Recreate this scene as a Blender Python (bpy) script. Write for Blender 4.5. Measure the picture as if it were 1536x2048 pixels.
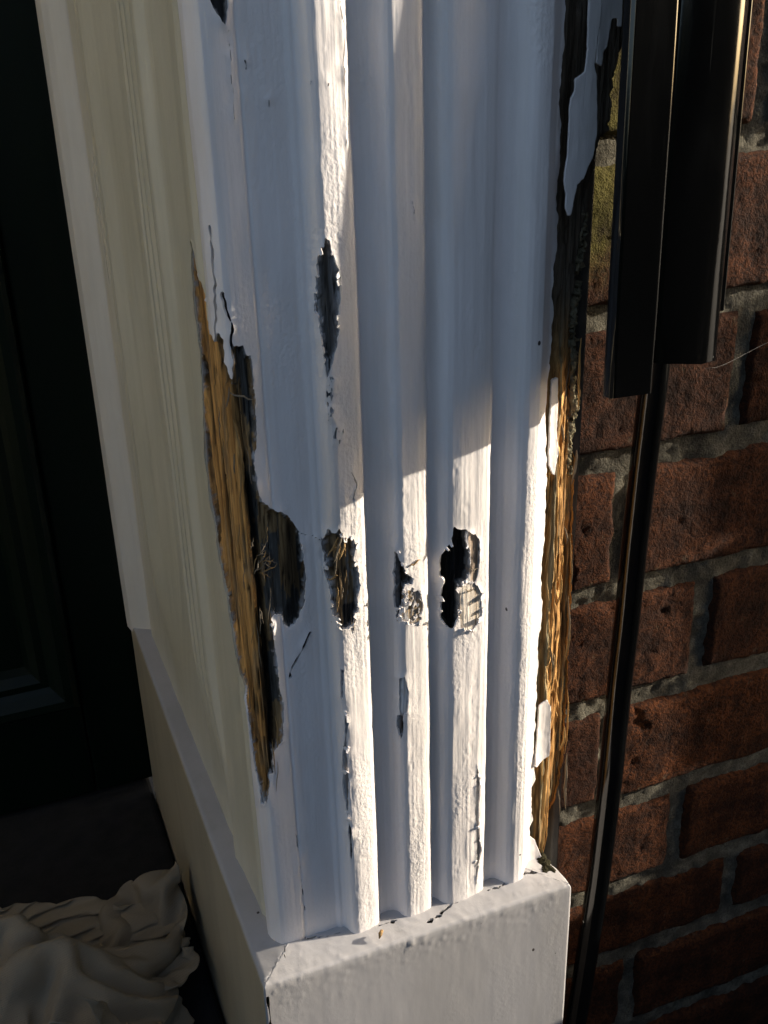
import bpy, math, random
import numpy as np

# ------------------------------------------------------------------ camera, sky, sun, exposure
scene = bpy.context.scene
for o in list(bpy.data.objects): bpy.data.objects.remove(o)
YAW, PITCH, ROLL = math.radians(20.9225), math.radians(-24.8369), math.radians(-1.6464)
cam_d = bpy.data.cameras.new('camera'); cam = bpy.data.objects.new('camera', cam_d)
scene.collection.objects.link(cam); scene.camera = cam
cam_d.sensor_fit = 'VERTICAL'; cam_d.sensor_height = 36.0; cam_d.sensor_width = 27.0
cam_d.lens = 2137.26/2048*36.0; cam_d.clip_start = 0.02; cam_d.clip_end = 500
_f = np.array([math.sin(YAW)*math.cos(PITCH), math.cos(YAW)*math.cos(PITCH), math.sin(PITCH)])
_r = np.array([math.cos(YAW), -math.sin(YAW), 0.0]); _u = np.cross(_r, _f)
_c, _s = math.cos(ROLL), math.sin(ROLL)
_r, _u = _c*_r+_s*_u, _c*_u-_s*_r
from mathutils import Matrix, Vector
cam.matrix_world = Matrix(((_r[0], _u[0], -_f[0], 0.0), (_r[1], _u[1], -_f[1], 0.0), (_r[2], _u[2], -_f[2], 0.6), (0, 0, 0, 1)))

SUN = np.array([1.0, -0.190, 0.30]); SUN = SUN/np.linalg.norm(SUN)          # direction towards the sun
elev = math.asin(SUN[2]); azim = math.atan2(SUN[0], SUN[1])
world = bpy.data.worlds.new('World'); scene.world = world; world.use_nodes = True
wn = world.node_tree; wn.nodes.clear()
sky = wn.nodes.new('ShaderNodeTexSky'); sky.sky_type = 'NISHITA'; sky.sun_disc = False
sky.sun_elevation = elev; sky.sun_rotation = azim; sky.altitude = 50; sky.air_density = 0.75; sky.dust_density = 3.0; sky.ozone_density = 0.4
bg = wn.nodes.new('ShaderNodeBackground'); bg.inputs['Strength'].default_value = 0.10
wo = wn.nodes.new('ShaderNodeOutputWorld')
wn.links.new(sky.outputs[0], bg.inputs[0]); wn.links.new(bg.outputs[0], wo.inputs[0])
sd = bpy.data.lights.new('sun', 'SUN'); sd.energy = 3.5; sd.angle = math.radians(0.5); sd.color = (1.0, 0.90, 0.76)
so = bpy.data.objects.new('sun', sd); scene.collection.objects.link(so)
so.rotation_euler = Vector(tuple(SUN)).to_track_quat('Z', 'Y').to_euler()
so.location = (3, -1, 2)
vs = scene.view_settings; vs.view_transform = 'Standard'; vs.look = 'None'; vs.gamma = 1.0; vs.exposure = 1.4
try: vs.use_curve_mapping = False
except Exception: pass
scene.render.engine = 'CYCLES'
scene.cycles.max_bounces = 8; scene.cycles.diffuse_bounces = 5

# ------------------------------------------------------------------ helpers
rng = random.Random(7)
def hash2(ix, iy, seed):
    with np.errstate(over='ignore'):
        n = (ix.astype(np.int64)*374761393 + iy.astype(np.int64)*668265263 + seed*1442695041) & 0xffffffff
        n = ((n ^ (n >> 13))*1274126177) & 0xffffffff
        n = ((n ^ (n >> 16))*2246822519) & 0xffffffff
    return ((n ^ (n >> 15)) & 0xffffff)/float(0xffffff)
def vn(x, y, seed=0):
    """smooth value noise, -1..1"""
    x = np.asarray(x, float); y = np.asarray(y, float); x, y = np.broadcast_arrays(x, y)
    ix = np.floor(x); iy = np.floor(y); fx = x-ix; fy = y-iy
    fx = fx*fx*fx*(fx*(fx*6-15)+10); fy = fy*fy*fy*(fy*(fy*6-15)+10)
    a = hash2(ix, iy, seed); b = hash2(ix+1, iy, seed); c = hash2(ix, iy+1, seed); d = hash2(ix+1, iy+1, seed)
    return ((a*(1-fx)+b*fx)*(1-fy)+(c*(1-fx)+d*fx)*fy)*2-1
def fbm(x, y, seed=0, oct=4, gain=.5):
    s = 0; a = 1.0; k = 1.0; t = 0
    for i in range(oct):
        s = s+a*vn(np.asarray(x)*k+i*17.3, np.asarray(y)*k-i*9.1, seed+i*31); t += a; a *= gain; k *= 2.03
    return s/t
def sstep(a, b, x):
    t = np.clip((x-a)/(b-a), 0, 1); return t*t*(3-2*t)
def sdf_poly(px, py, poly):
    """signed distance, negative inside"""
    poly = np.asarray(poly, float); d = np.full(px.shape, 1e9); ins = np.zeros(px.shape, bool)
    n = len(poly)
    for i in range(n):
        ax, ay = poly[i]; bx, by = poly[(i+1) % n]
        ex, ey = bx-ax, by-ay; L = ex*ex+ey*ey+1e-12
        h = np.clip(((px-ax)*ex+(py-ay)*ey)/L, 0, 1)
        d = np.minimum(d, (px-ax-ex*h)**2+(py-ay-ey*h)**2)
        c = ((ay > py) != (by > py)) & (px < (bx-ax)*(py-ay)/((by-ay) if abs(by-ay) > 1e-12 else 1e-12)+ax)
        ins ^= c
    d = np.sqrt(d); return np.where(ins, -d, d)
def sd_line(px, py, pts):
    d = np.full(px.shape, 1e9)
    for (ax, ay), (bx, by) in zip(pts[:-1], pts[1:]):
        ex, ey = bx-ax, by-ay; L = ex*ex+ey*ey+1e-12
        h = np.clip(((px-ax)*ex+(py-ay)*ey)/L, 0, 1)
        d = np.minimum(d, (px-ax-ex*h)**2+(py-ay-ey*h)**2)
    return np.sqrt(d)
def link(o, parent=None):
    scene.collection.objects.link(o)
    if parent is not None: o.parent = parent
    return o
def mesh_obj(name, verts, faces, mat, parent=None, smooth=True, col=None):
    me = bpy.data.meshes.new(name)
    me.from_pydata([tuple(map(float, v)) for v in verts], [], [tuple(map(int, f)) for f in faces])
    me.materials.append(mat)
    if smooth: me.polygons.foreach_set('use_smooth', np.ones(len(me.polygons), bool))
    if col is not None:
        at = me.color_attributes.new('col', 'FLOAT_COLOR', 'POINT')
        c4 = np.ones((len(verts), 4), np.float32); c4[:, :3] = col; at.data.foreach_set('color', c4.ravel())
    me.update()
    return link(bpy.data.objects.new(name, me), parent)
def empty(name, loc=(0, 0, 0)):
    o = bpy.data.objects.new(name, None); o.location = loc; o.empty_display_size = .05
    return link(o)
def tag(o, label=None, cat=None, group=None, kind=None):
    if label: o['label'] = label
    if cat: o['category'] = cat
    if group: o['group'] = group
    if kind: o['kind'] = kind
    return o
def grid_normals(V):
    du = np.gradient(V, axis=0); dv = np.gradient(V, axis=1)
    n = np.cross(du, dv); return n/(np.linalg.norm(n, axis=2, keepdims=True)+1e-12)
def clip_grid(V, D, N, A, B, skirt=0.0, flip=False):
    """keep the part of a grid surface where D > 0, with a clean cut edge; a skirt gives the sheet its thickness.
    returns verts, faces, params"""
    ni, nj = D.shape; keep = D > 0
    idx = np.full((ni, nj), -1, int); idx[keep] = np.arange(keep.sum())
    verts = list(map(tuple, V[keep])); par = list(zip(A[keep], B[keep]))
    k4 = keep[:-1, :-1].astype(int)+keep[1:, :-1]+keep[1:, 1:]+keep[:-1, 1:]
    full = k4 == 4; ii, jj = np.where(full)
    faces = np.stack([idx[ii, jj], idx[ii+1, jj], idx[ii+1, jj+1], idx[ii, jj+1]], 1).tolist()
    cache = {}
    def cut(p, q):
        key = (p, q) if p < q else (q, p)
        if key in cache: return cache[key]
        d0, d1 = D[p], D[q]; w = d0/(d0-d1)
        pos = V[p]*(1-w)+V[q]*w; nn = N[p]*(1-w)+N[q]*w
        verts.append(tuple(pos)); par.append((A[p]*(1-w)+A[q]*w, B[p]*(1-w)+B[q]*w))
        cache[key] = (len(verts)-1, pos, nn); return cache[key]
    skirts = []
    mi, mj = np.where((k4 > 0) & (k4 < 4))
    for i, j in zip(mi.tolist(), mj.tolist()):
        cs = [(i, j), (i+1, j), (i+1, j+1), (i, j+1)]; poly = []; leave = None; first_enter = None; pend = []
        for a in range(4):
            p, q = cs[a], cs[(a+1) % 4]
            if keep[p]: poly.append(int(idx[p]))
            if keep[p] != keep[q]:
                c = cut(p, q); poly.append(c[0]); pend.append((bool(keep[p]), c))
        if len(poly) >= 3: faces.append(poly)
        n = len(pend)
        for a in range(n):
            if pend[a][0]: skirts.append((pend[a][1], pend[(a+1) % n][1]))
    if skirt:
        for c0, c1 in skirts:
            b = len(verts)
            verts += [tuple(c0[1]), tuple(c1[1]), tuple(c1[1]-c1[2]*skirt), tuple(c0[1]-c0[2]*skirt)]
            par += [par[c0[0]], par[c1[0]], par[c1[0]], par[c0[0]]]
            faces.append([b, b+3, b+2, b+1])
    if flip: faces = [f[::-1] for f in faces]
    return verts, faces, np.array(par)
def box(v, f, x0, x1, y0, y1, z0, z1):
    b = len(v)
    v += [(x0, y0, z0), (x1, y0, z0), (x1, y1, z0), (x0, y1, z0), (x0, y0, z1), (x1, y0, z1), (x1, y1, z1), (x0, y1, z1)]
    f += [(b, b+3, b+2, b+1), (b+4, b+5, b+6, b+7), (b, b+1, b+5, b+4), (b+1, b+2, b+6, b+5), (b+2, b+3, b+7, b+6), (b+3, b, b+4, b+7)]
def box_obj(name, b, mat, parent=None, bevel=0.0):
    v, f = [], []; box(v, f, *b); o = mesh_obj(name, v, f, mat, parent, smooth=False)
    if bevel:
        m = o.modifiers.new('bevel', 'BEVEL'); m.width = bevel; m.segments = 3
    return o
def tube(path, radii, n=16, cap=True):
    path = np.array(path, float); v, f = [], []
    up = np.array([0, 1, 0.])
    for i, p in enumerate(path):
        d = path[min(i+1, len(path)-1)]-path[max(i-1, 0)]; d /= np.linalg.norm(d)
        a = np.cross(d, up); a /= np.linalg.norm(a)+1e-9; b = np.cross(d, a)
        for k in range(n):
            t = 2*math.pi*k/n; v.append(tuple(p+radii[i]*(math.cos(t)*a+math.sin(t)*b)))
    for i in range(len(path)-1):
        for k in range(n):
            f.append((i*n+k, i*n+(k+1) % n, (i+1)*n+(k+1) % n, (i+1)*n+k))
    if cap: f.append(tuple(range(n))[::-1]); f.append(tuple((len(path)-1)*n+k for k in range(n)))
    return v, f

# ------------------------------------------------------------------ materials
class NT:
    def __init__(s, name):
        s.m = bpy.data.materials.new(name); s.m.use_nodes = True; s.t = s.m.node_tree
        s.b = s.t.nodes['Principled BSDF']; s.tc = s.t.nodes.new('ShaderNodeTexCoord')
    def n(s, typ, **kw):
        nd = s.t.nodes.new(typ)
        for k, v in kw.items(): setattr(nd, k, v)
        return nd
    def l(s, a, b): s.t.links.new(a, b)
    def vec(s, scale=(1, 1, 1), src='Object'):
        mp = s.n('ShaderNodeMapping'); mp.inputs['Scale'].default_value = scale
        s.l(s.tc.outputs[src], mp.inputs['Vector']); return mp.outputs[0]
    def noise(s, scale, sc=(1, 1, 1), detail=4, rough=.55, dist=0.0):
        nd = s.n('ShaderNodeTexNoise'); nd.inputs['Scale'].default_value = scale; nd.inputs['Detail'].default_value = detail
        nd.inputs['Roughness'].default_value = rough; nd.inputs['Distortion'].default_value = dist
        s.l(s.vec(sc), nd.inputs['Vector']); return nd.outputs['Fac']
    def ramp(s, fac, stops):
        r = s.n('ShaderNodeValToRGB'); e = r.color_ramp.elements
        while len(e) > 1: e.remove(e[-1])
        e[0].position = stops[0][0]; e[0].color = (*stops[0][1], 1)
        for p, c in stops[1:]:
            k = e.new(p); k.color = (*c, 1)
        s.l(fac, r.inputs[0]); return r.outputs[0]
    def mix(s, fac, a, b, mode='MIX'):
        m = s.n('ShaderNodeMix', data_type='RGBA', blend_type=mode)
        for sock, v in ((m.inputs[0], fac), (m.inputs[6], a), (m.inputs[7], b)):
            if hasattr(v, 'links'): s.l(v, sock)
            elif isinstance(v, (int, float)): sock.default_value = v
            else: sock.default_value = (*v, 1)
        return m.outputs[2]
    def math(s, op, a, b=None, c=None):
        m = s.n('ShaderNodeMath', operation=op)
        for sock, v in zip(m.inputs, (a, b, c)):
            if v is None: continue
            if hasattr(v, 'links'): s.l(v, sock)
            else: sock.default_value = v
        return m.outputs[0]
    def bump(s, h, strength=.5, dist=.001, prev=None):
        b = s.n('ShaderNodeBump'); b.inputs['Strength'].default_value = strength; b.inputs['Distance'].default_value = dist
        s.l(h, b.inputs['Height'])
        if prev is not None: s.l(prev, b.inputs['Normal'])
        return b.outputs[0]
    def out(s, color=None, rough=None, normal=None, spec=None, coat=None):
        for key, v in (('Base Color', color), ('Roughness', rough), ('Normal', normal), ('Specular IOR Level', spec), ('Coat Weight', coat)):
            if v is None: continue
            if hasattr(v, 'links'): s.l(v, s.b.inputs[key])
            elif isinstance(v, (int, float)): s.b.inputs[key].default_value = v
            else: s.b.inputs[key].default_value = (*v, 1)
        return s.m
def paint_mat(name, base, dirt, stip=.35, brush=.5, speck=True, rough=.42, grime=.35, broad=.35):
    g = NT(name)
    big = g.noise(14, (1, 1, .35), 5, .6)
    c = g.mix(g.ramp(big, [(.42, (0, 0, 0)), (.75, (1, 1, 1))]), base, tuple(b*.5+d*.5 for b, d in zip(base, dirt)))
    streak = g.noise(60, (1, 1, .06), 5, .65)
    c = g.mix(g.math('MULTIPLY', g.ramp(streak, [(.50, (0, 0, 0)), (.76, (1, 1, 1))]), grime), c, dirt)
    if speck:
        vo = g.n('ShaderNodeTexVoronoi'); vo.inputs['Scale'].default_value = 55; g.l(g.vec((1, 1, .75)), vo.inputs['Vector'])
        sel = g.noise(31, (1, 1, 1), 2)
        sp = g.math('MULTIPLY', g.math('LESS_THAN', vo.outputs['Distance'], .045), g.math('GREATER_THAN', sel, .55))
        c = g.mix(sp, c, (.05, .04, .035))
    c = g.mix(g.ramp(g.noise(33, (1, 1, .16), 6, .7), [(.60, (0,)*3), (.80, (.30,)*3)]), c, dirt)
    peel = g.noise(620, (1, 1, .8), 2, .5); area = g.ramp(g.noise(38, (1, 1, .3), 3), [(.45, (0.12,)*3), (.62, (1,)*3)])
    h1 = g.math('MULTIPLY', peel, area)
    n1 = g.bump(h1, stip, .0011)
    br = g.noise(420, (1, 1, .035), 4, .6)
    n2 = g.bump(br, brush, .0004, n1)
    n3 = g.bump(g.noise(70, (1, 1, .4), 4), broad, .0016, n2)
    return g.out(c, g.math('ADD', g.math('MULTIPLY', big, .2), rough-.1), n3, .45)
M = {}
M['paint'] = paint_mat('white_gloss_paint', (.81, .765, .74), (.50, .47, .42), broad=.24)
M['cream'] = paint_mat('cream_gloss_paint', (.66, .61, .47), (.44, .40, .27), stip=.05, brush=.6, speck=False, grime=.6, rough=.30)
M['edge'] = paint_mat('edge_bead_paint', (.70, .66, .58), (.5, .46, .38), stip=.05, brush=.3, grime=.4)
M['plinthpaint'] = paint_mat('plinth_paint', (.43, .415, .41), (.30, .28, .25), stip=.10, brush=.06, broad=.08)
M['sidepaint'] = paint_mat('plinth_side_paint', (.41, .355, .25), (.25, .21, .14), stip=.15, brush=.4)
def wood_mat():
    g = NT('exposed_timber'); at = g.n('ShaderNodeAttribute', attribute_name='col')
    gr = g.noise(330, (1, 1, .035), 6, .65, .4)
    c = g.mix(g.ramp(gr, [(.34, (1,)*3), (.56, (0,)*3)]), at.outputs['Color'], (.40, .34, .28), 'MULTIPLY')
    fine = g.noise(1100, (1, 1, .06), 3, .6)
    c = g.mix(g.ramp(fine, [(.35, (.55,)*3), (.6, (0,)*3)]), c, (.45, .40, .35), 'MULTIPLY')
    n = g.bump(gr, .9, .0016); n = g.bump(fine, .7, .0006, n)
    return g.out(c, .75, n, .25)
M['wood'] = wood_mat()
def simple(name, col, rough=.6, spec=.4, var=.3, scale=80, bump=.3, bd=.001, sc=(1, 1, 1)):
    g = NT(name); nz = g.noise(scale, sc, 5, .6)
    c = g.mix(nz, tuple(x*(1-var) for x in col), tuple(x*(1+var) for x in col))
    return g.out(c, rough, g.bump(nz, bump, bd), spec)
M['splinter'] = simple('splintered_wood', (.30, .19, .08), .75, .2, .5, 400, .5, .0005, (1, 1, .1))
M['freshsplinter'] = simple('fresh_splinter', (.50, .29, .10), .7, .25, .5, 400, .5, .0005, (1, 1, .1))
M['greysplinter'] = simple('weathered_splinter', (.20, .16, .11), .8, .2, .5, 400, .5, .0005, (1, 1, .1))
def plastic_mat():
    g = NT('black_plastic')
    dust = g.noise(26, (1, 1, .25), 6, .7); sc = g.noise(300, (1, 1, .02), 4, .6)
    vo = g.n('ShaderNodeTexVoronoi'); vo.inputs['Scale'].default_value = 150; g.l(g.vec((1, 1, .6)), vo.inputs['Vector'])
    sp = g.math('MULTIPLY', g.math('LESS_THAN', vo.outputs['Distance'], .10), g.math('GREATER_THAN', g.noise(60, (1, 1, 1), 2), .62))
    c = g.mix(g.ramp(dust, [(.5, (0,)*3), (.8, (.35,)*3)]), (.0018, .002, .0022), (.010, .011, .012))
    c = g.mix(g.ramp(sc, [(.69, (0,)*3), (.75, (.4,)*3)]), c, (.035, .035, .032))
    c = g.mix(sp, c, (.3, .3, .28))
    return g.out(c, g.math('ADD', g.math('MULTIPLY', dust, .16), .04), g.bump(dust, .08, .002), .5)
M['plastic'] = plastic_mat()
def brick_mat():
    g = NT('red_brick')
    oi = g.n('ShaderNodeObjectInfo'); ge = g.n('ShaderNodeNewGeometry'); sx = g.n('ShaderNodeSeparateXYZ'); g.l(ge.outputs['Position'], sx.inputs[0])
    a = g.noise(45, (1, 1, 1), 6, .65); b = g.noise(420, (1, 1, 1), 4, .7)
    c = g.ramp(a, [(.30, (.010, .005, .003)), (.45, (.046, .0155, .0055)), (.60, (.112, .036, .011)), (.78, (.048, .022, .012))])
    c = g.mix(g.math('MULTIPLY', oi.outputs['Random'], .6), c, (.028, .014, .010))
    c = g.mix(g.ramp(b, [(.40, (.8,)*3), (.56, (0,)*3)]), c, (.015, .008, .006))
    c = g.mix(g.ramp(g.noise(90, (1, 1, 1), 4, .6), [(.64, (0,)*3), (.76, (.45,)*3)]), c, (.17, .14, .09))
    # green algae where the board keeps the wall damp
    al = g.noise(75, (1, 1, .6), 6, .7)
    mx = g.ramp(g.math('ADD', sx.outputs[0], g.math('MULTIPLY', al, .012)), [(.286, (1,)*3), (.294, (0,)*3)])
    mz = g.ramp(g.math('ADD', sx.outputs[2], g.math('MULTIPLY', al, .03)), [(.495, (0,)*3), (.52, (1,)*3)])
    ac = g.ramp(al, [(.36, (.03, .022, .010)), (.5, (.08, .068, .018)), (.62, (.12, .105, .028)), (.75, (.06, .04, .018))])
    c = g.mix(g.math('MULTIPLY', mx, mz), c, ac)
    n = g.bump(a, .5, .0022); n = g.bump(b, 1.0, .0015, n)
    n = g.bump(g.noise(1100, (1, 1, 1), 3, .6), .8, .0006, n)
    return g.out(c, .92, n, .12)
M['brick'] = brick_mat()
def mortar_mat():
    g = NT('lime_mortar')
    a = g.noise(60, (1, 1, 1), 6, .65); b = g.noise(700, (1, 1, 1), 4, .7)
    c = g.ramp(a, [(.3, (.036, .033, .027)), (.5, (.10, .092, .071)), (.7, (.21, .195, .15))])
    c = g.mix(g.ramp(b, [(.36, (.6,)*3), (.5, (0,)*3)]), c, (.05, .042, .03))
    return g.out(c, .95, g.bump(b, .9, .0018, g.bump(a, .5, .003)), .1)
M['mortar'] = mortar_mat()
M['doorgreen'] = simple('dark_green_gloss', (.0022, .0065, .0032), .38, .2, .35, 30, .1, .002, (1, 1, .2))
M['step'] = simple('doorstep_stone', (.018, .017, .016), .85, .2, .5, 60, .5, .003)
M['path'] = simple('sandstone_paving', (.055, .048, .038), .85, .2, .35, 3, .4, .01)
def cloth_mat():
    g = NT('knitted_cotton_rag')
    at = g.n('ShaderNodeAttribute', attribute_name='col')
    w = g.n('ShaderNodeTexWave', wave_type='BANDS', bands_direction='DIAGONAL'); w.inputs['Scale'].default_value = 420; w.inputs['Distortion'].default_value = 1.5; w.inputs['Detail'].default_value = 2
    g.l(g.vec((1, 1, 1)), w.inputs['Vector'])
    nz = g.noise(16, (1, 1, 1), 5, .6)
    c = g.mix(nz, (.20, .158, .104), (.32, .265, .187))
    c = g.mix(g.ramp(g.noise(7, (1, 1, 1), 3), [(.58, (0,)*3), (.70, (.6,)*3)]), c, (.27, .245, .20))
    fz = g.noise(900, (1, 1, 1), 3, .7)
    return g.out(c, .95, g.bump(w.outputs['Fac'], .35, .0005, g.bump(fz, .5, .0008)), .1)
M['cloth'] = cloth_mat()
M['unseen_hedge'] = simple('hedge_leaves', (.03, .042, .016), .7, .3, .6, 25, .8, .02)
M['moss'] = simple('dark_moss', (.030, .027, .014), .95, .1, .8, 380, 1.0, .003)
M['putty'] = simple('crumbled_putty', (.26, .23, .15), .95, .1, .6, 350, 1.0, .002)
M['web'] = simple('spider_silk', (.22, .21, .19), .4, .5, .1, 50, 0)

REV=[(.765,.0700),(.757,.0695),(.748,.0712),(.742,.0755),(.737,.0812),(.733,.0850),(.724,.0856),(.650,.0842),(.646,.0790),(.641,.0780),(.638,.0800),(.634,.0779),(.629,.0781),(.624,.0805),(.616,.0838),(.594,.0900),(.568,.0925),(.54,.0912),(.524,.0875),(.515,.0832),(.510,.0795),(.506,.0788),(.502,.0808),(.498,.0788),(.494,.0788),(.490,.0808),(.486,.0788),(.482,.0788),(.478,.0808),(.474,.0790),(.469,.0795),(.463,.0830),(.452,.0842),(.43,.0850),(.419,.0850),(.4155,.0864),(.4125,.0867),(.4095,.0852),(.405,.0843),(.4015,.0848)]
FR=[(0.0872,0.397),(0.089,0.3948),(0.0915,0.3942),(0.095,0.394),(0.1,0.3941),(0.1011,0.3948),(0.1022,0.3941),(0.112,0.3939),(0.118,0.3942),(0.12,0.39333),(0.1215,0.39333),(0.1228,0.39162),(0.1238,0.38924),(0.1249,0.38766),(0.1263,0.3868),(0.128,0.38653),(0.131,0.38673),(0.135,0.38733),(0.138,0.38812),(0.1397,0.38917),(0.1406,0.39069),(0.1411,0.39247),(0.1425,0.3936),(0.146,0.39419),(0.1494,0.3936),(0.1512,0.39201),(0.1522,0.38977),(0.1533,0.38805),(0.1547,0.38693),(0.1565,0.38647),(0.16,0.38667),(0.1645,0.38726),(0.1672,0.38799),(0.169,0.38904),(0.1698,0.39069),(0.1703,0.39247),(0.1713,0.39346),(0.1724,0.39346),(0.1738,0.39181),(0.175,0.38983),(0.1765,0.38812),(0.1782,0.387),(0.1805,0.38647),(0.184,0.3864),(0.189,0.38667),(0.195,0.38739),(0.1982,0.38825),(0.1998,0.38957),(0.2006,0.39247),(0.2022,0.39346),(0.2055,0.39373),(0.2084,0.3928),(0.2104,0.39043),(0.2122,0.38832),(0.2142,0.38706),(0.2165,0.3866),(0.2195,0.3868),(0.2222,0.38752),(0.2238,0.38904),(0.2248,0.39135),(0.2265,0.39294),(0.231,0.39756),(0.2345,0.3998)]
HOLES={
 'split':[(-24.1, 523.0), (-30.2, 513.7), (-33.0, 496.9), (-31.3, 476.2), (-36.0, 452.9), (-41.1, 428.1), (-41.4, 408.6), (-36.6, 393.2), (-33.8, 376.6), (-26.5, 359.4), (-20.7, 341.2), (-16.9, 324.2), (-4.1, 310.5), (-1.9, 292.1), (-0.5, 275.7), (0.8, 261.2), (3.2, 264.6), (5.0, 281.4), (7.1, 281.9), (7.5, 293.5), (12.6, 298.5), (14.6, 316.8), (13.4, 323.4), (12.8, 345.3), (12.3, 353.7), (12.1, 364.1), (13.6, 365.8), (16.0, 364.6), (17.5, 359.3), (19.4, 357.5), (23.7, 360.1), (27.5, 369.8), (28.6, 380.7), (27.9, 396.4), (26.8, 403.0), (22.9, 411.2), (19.6, 413.9), (17.1, 414.4), (12.1, 419.5), (10.6, 425.0), (10.1, 440.7), (12.0, 445.4), (12.4, 455.8), (12.8, 466.0), (12.4, 469.3), (12.8, 479.3), (12.2, 482.0), (10.6, 482.2), (9.8, 486.1), (5.6, 486.9), (4.7, 485.4), (5.1, 481.2), (3.9, 471.1), (3.4, 474.1), (2.6, 480.6), (2.8, 489.6), (1.5, 491.3), (-0.0, 490.9), (-1.0, 487.6), (-2.4, 489.2), (-16.1, 492.2), (-15.6, 501.5), (-17.2, 507.6), (-19.3, 507.8), (-21.3, 513.3), (-22.8, 521.9)],
 'ribtop':[(41.9, 525.2), (41.2, 522.3), (39.1, 519.0), (38.6, 510.3), (38.0, 506.3), (37.9, 498.6), (38.6, 493.2), (38.7, 486.1), (39.2, 479.8), (39.8, 477.3), (39.9, 472.0), (41.4, 473.9), (43.7, 481.0), (46.1, 489.8), (47.1, 502.5), (47.1, 511.9), (45.4, 515.7), (44.2, 519.6), (43.4, 524.5)],
 'scuff':[(39.9, 472.0), (43.3, 473.1), (42.0, 461.8), (41.9, 451.2), (46.0, 447.9), (45.6, 442.8), (40.8, 443.0), (40.0, 453.3), (39.2, 461.6)],
 'ribmid':[(36.5, 397.0), (39.0, 403.9), (40.4, 402.0), (42.3, 404.3), (44.0, 399.4), (47.8, 399.2), (50.6, 395.6), (49.1, 389.5), (50.5, 381.3), (51.0, 375.4), (49.4, 369.2), (49.8, 364.5), (47.7, 357.0), (44.9, 355.6), (41.6, 355.1), (39.2, 359.2), (38.3, 362.1), (38.1, 370.9), (37.0, 379.5), (36.9, 389.5)],
 'rib2':[(68.4, 389.4), (69.6, 384.0), (73.1, 376.2), (75.8, 373.2), (75.2, 370.4), (71.7, 371.3), (70.8, 366.8), (69.4, 358.4), (68.1, 349.0), (67.8, 365.1), (67.7, 379.0)],
 'rib2scuff':[(70.8, 367.8), (75.4, 368.5), (79.8, 364.9), (80.8, 356.8), (79.0, 349.6), (74.3, 349.7), (70.5, 351.9), (69.6, 359.7)],
 'rib3':[(95.2, 395.1), (97.4, 393.7), (101.8, 392.0), (101.4, 387.7), (103.2, 378.2), (102.8, 370.1), (101.8, 365.7), (97.4, 365.5), (98.7, 356.9), (98.0, 347.5), (94.8, 342.0), (91.5, 344.4), (90.0, 348.6), (89.6, 358.2), (91.0, 364.8), (91.5, 367.8), (89.6, 369.8), (89.6, 378.0), (91.5, 384.5), (94.1, 386.8)],
 'rib3wood':[(101.8, 391.5), (106.8, 388.6), (108.9, 384.8), (108.6, 373.2), (107.6, 364.1), (102.8, 365.5), (103.2, 378.2)],
 'rib3low':[(98.2, 365.3), (106.5, 363.9), (110.8, 357.1), (110.9, 346.1), (106.0, 339.1), (99.8, 339.8), (98.0, 346.7)],
 'rib2small':[(67.5, 300.9), (69.6, 301.8), (69.9, 294.0), (68.4, 287.1), (67.1, 294.2)],
 'rib2flake':[(68.6, 322.5), (70.4, 323.2), (72.4, 313.7), (71.7, 302.7), (68.4, 301.2)],
 'ribchip1':[(39.6, 334.7), (40.8, 334.2), (40.1, 318.5), (39.4, 318.9)],
 'ribchip2':[(40.6, 312.5), (42.4, 306.8), (41.3, 298.6), (41.7, 272.5), (39.8, 248.1), (39.3, 271.9), (40.5, 298.5)],
 'ribchip3':[(40.2, 248.3), (41.5, 242.2), (40.6, 223.2), (40.0, 224.7)],
 'topchip':[(6.1, 612.9), (14.6, 612.8), (13.9, 604.4), (12.8, 599.0), (11.4, 600.0), (8.7, 604.7)],
 'rib3edge':[(108.9, 259.8), (110.9, 249.5), (109.9, 224.4), (112.2, 203.1), (108.6, 179.3), (109.2, 208.2), (107.7, 231.8)],
 'mark1':[(18.3, 588.0), (19.1, 587.4), (19.2, 584.5), (18.4, 584.8)],
 'mark2':[(26.1, 574.8), (26.6, 574.3), (26.2, 571.3), (25.9, 571.6)],
 'mark3':[(45.9, 579.4), (46.9, 579.3), (46.6, 578.0), (45.8, 578.4)],
 'mark4':[(39.7, 580.6), (40.2, 580.6), (39.9, 578.6), (39.5, 578.9)],
}
CRACKS={
 'a':[(1.1, 532.1), (1.4, 523.1), (1.4, 511.9), (0.9, 502.3), (-0.0, 490.7)],
 'b':[(3.4, 507.5), (4.2, 500.9), (5.7, 496.9), (5.9, 493.0), (4.8, 486.2)],
 'c':[(29.0, 352.9), (26.6, 348.4), (23.1, 342.7), (20.0, 338.2), (18.0, 332.1)],
 'd':[(26.8, 402.8), (29.8, 400.9), (32.7, 400.3), (35.7, 398.1)],
 'e':[(53.1, 605.8), (54.2, 596.3), (53.2, 583.3), (53.0, 569.9), (52.2, 558.0)],
 'f':[(48.4, 429.1), (51.0, 423.9), (49.3, 416.4)],
 'g':[(13.4, 597.4), (13.5, 586.3), (13.0, 572.5), (13.3, 568.3)],
 'h':[(15.3, 248.4), (16.0, 225.8), (16.6, 203.1), (17.2, 193.2)],
 'i':[(78.5, 536.0), (78.9, 533.6), (78.6, 531.2)],
 'crev':[(-16.1, 492.2), (-0.3, 477.3), (1.6, 466.5), (3.0, 452.2), (4.3, 433.0), (5.4, 417.2), (6.2, 403.3), (6.3, 386.8), (6.5, 372.1), (6.7, 354.5), (6.9, 336.3), (6.7, 314.9), (6.5, 295.5), (5.1, 278.5)],
}
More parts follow.
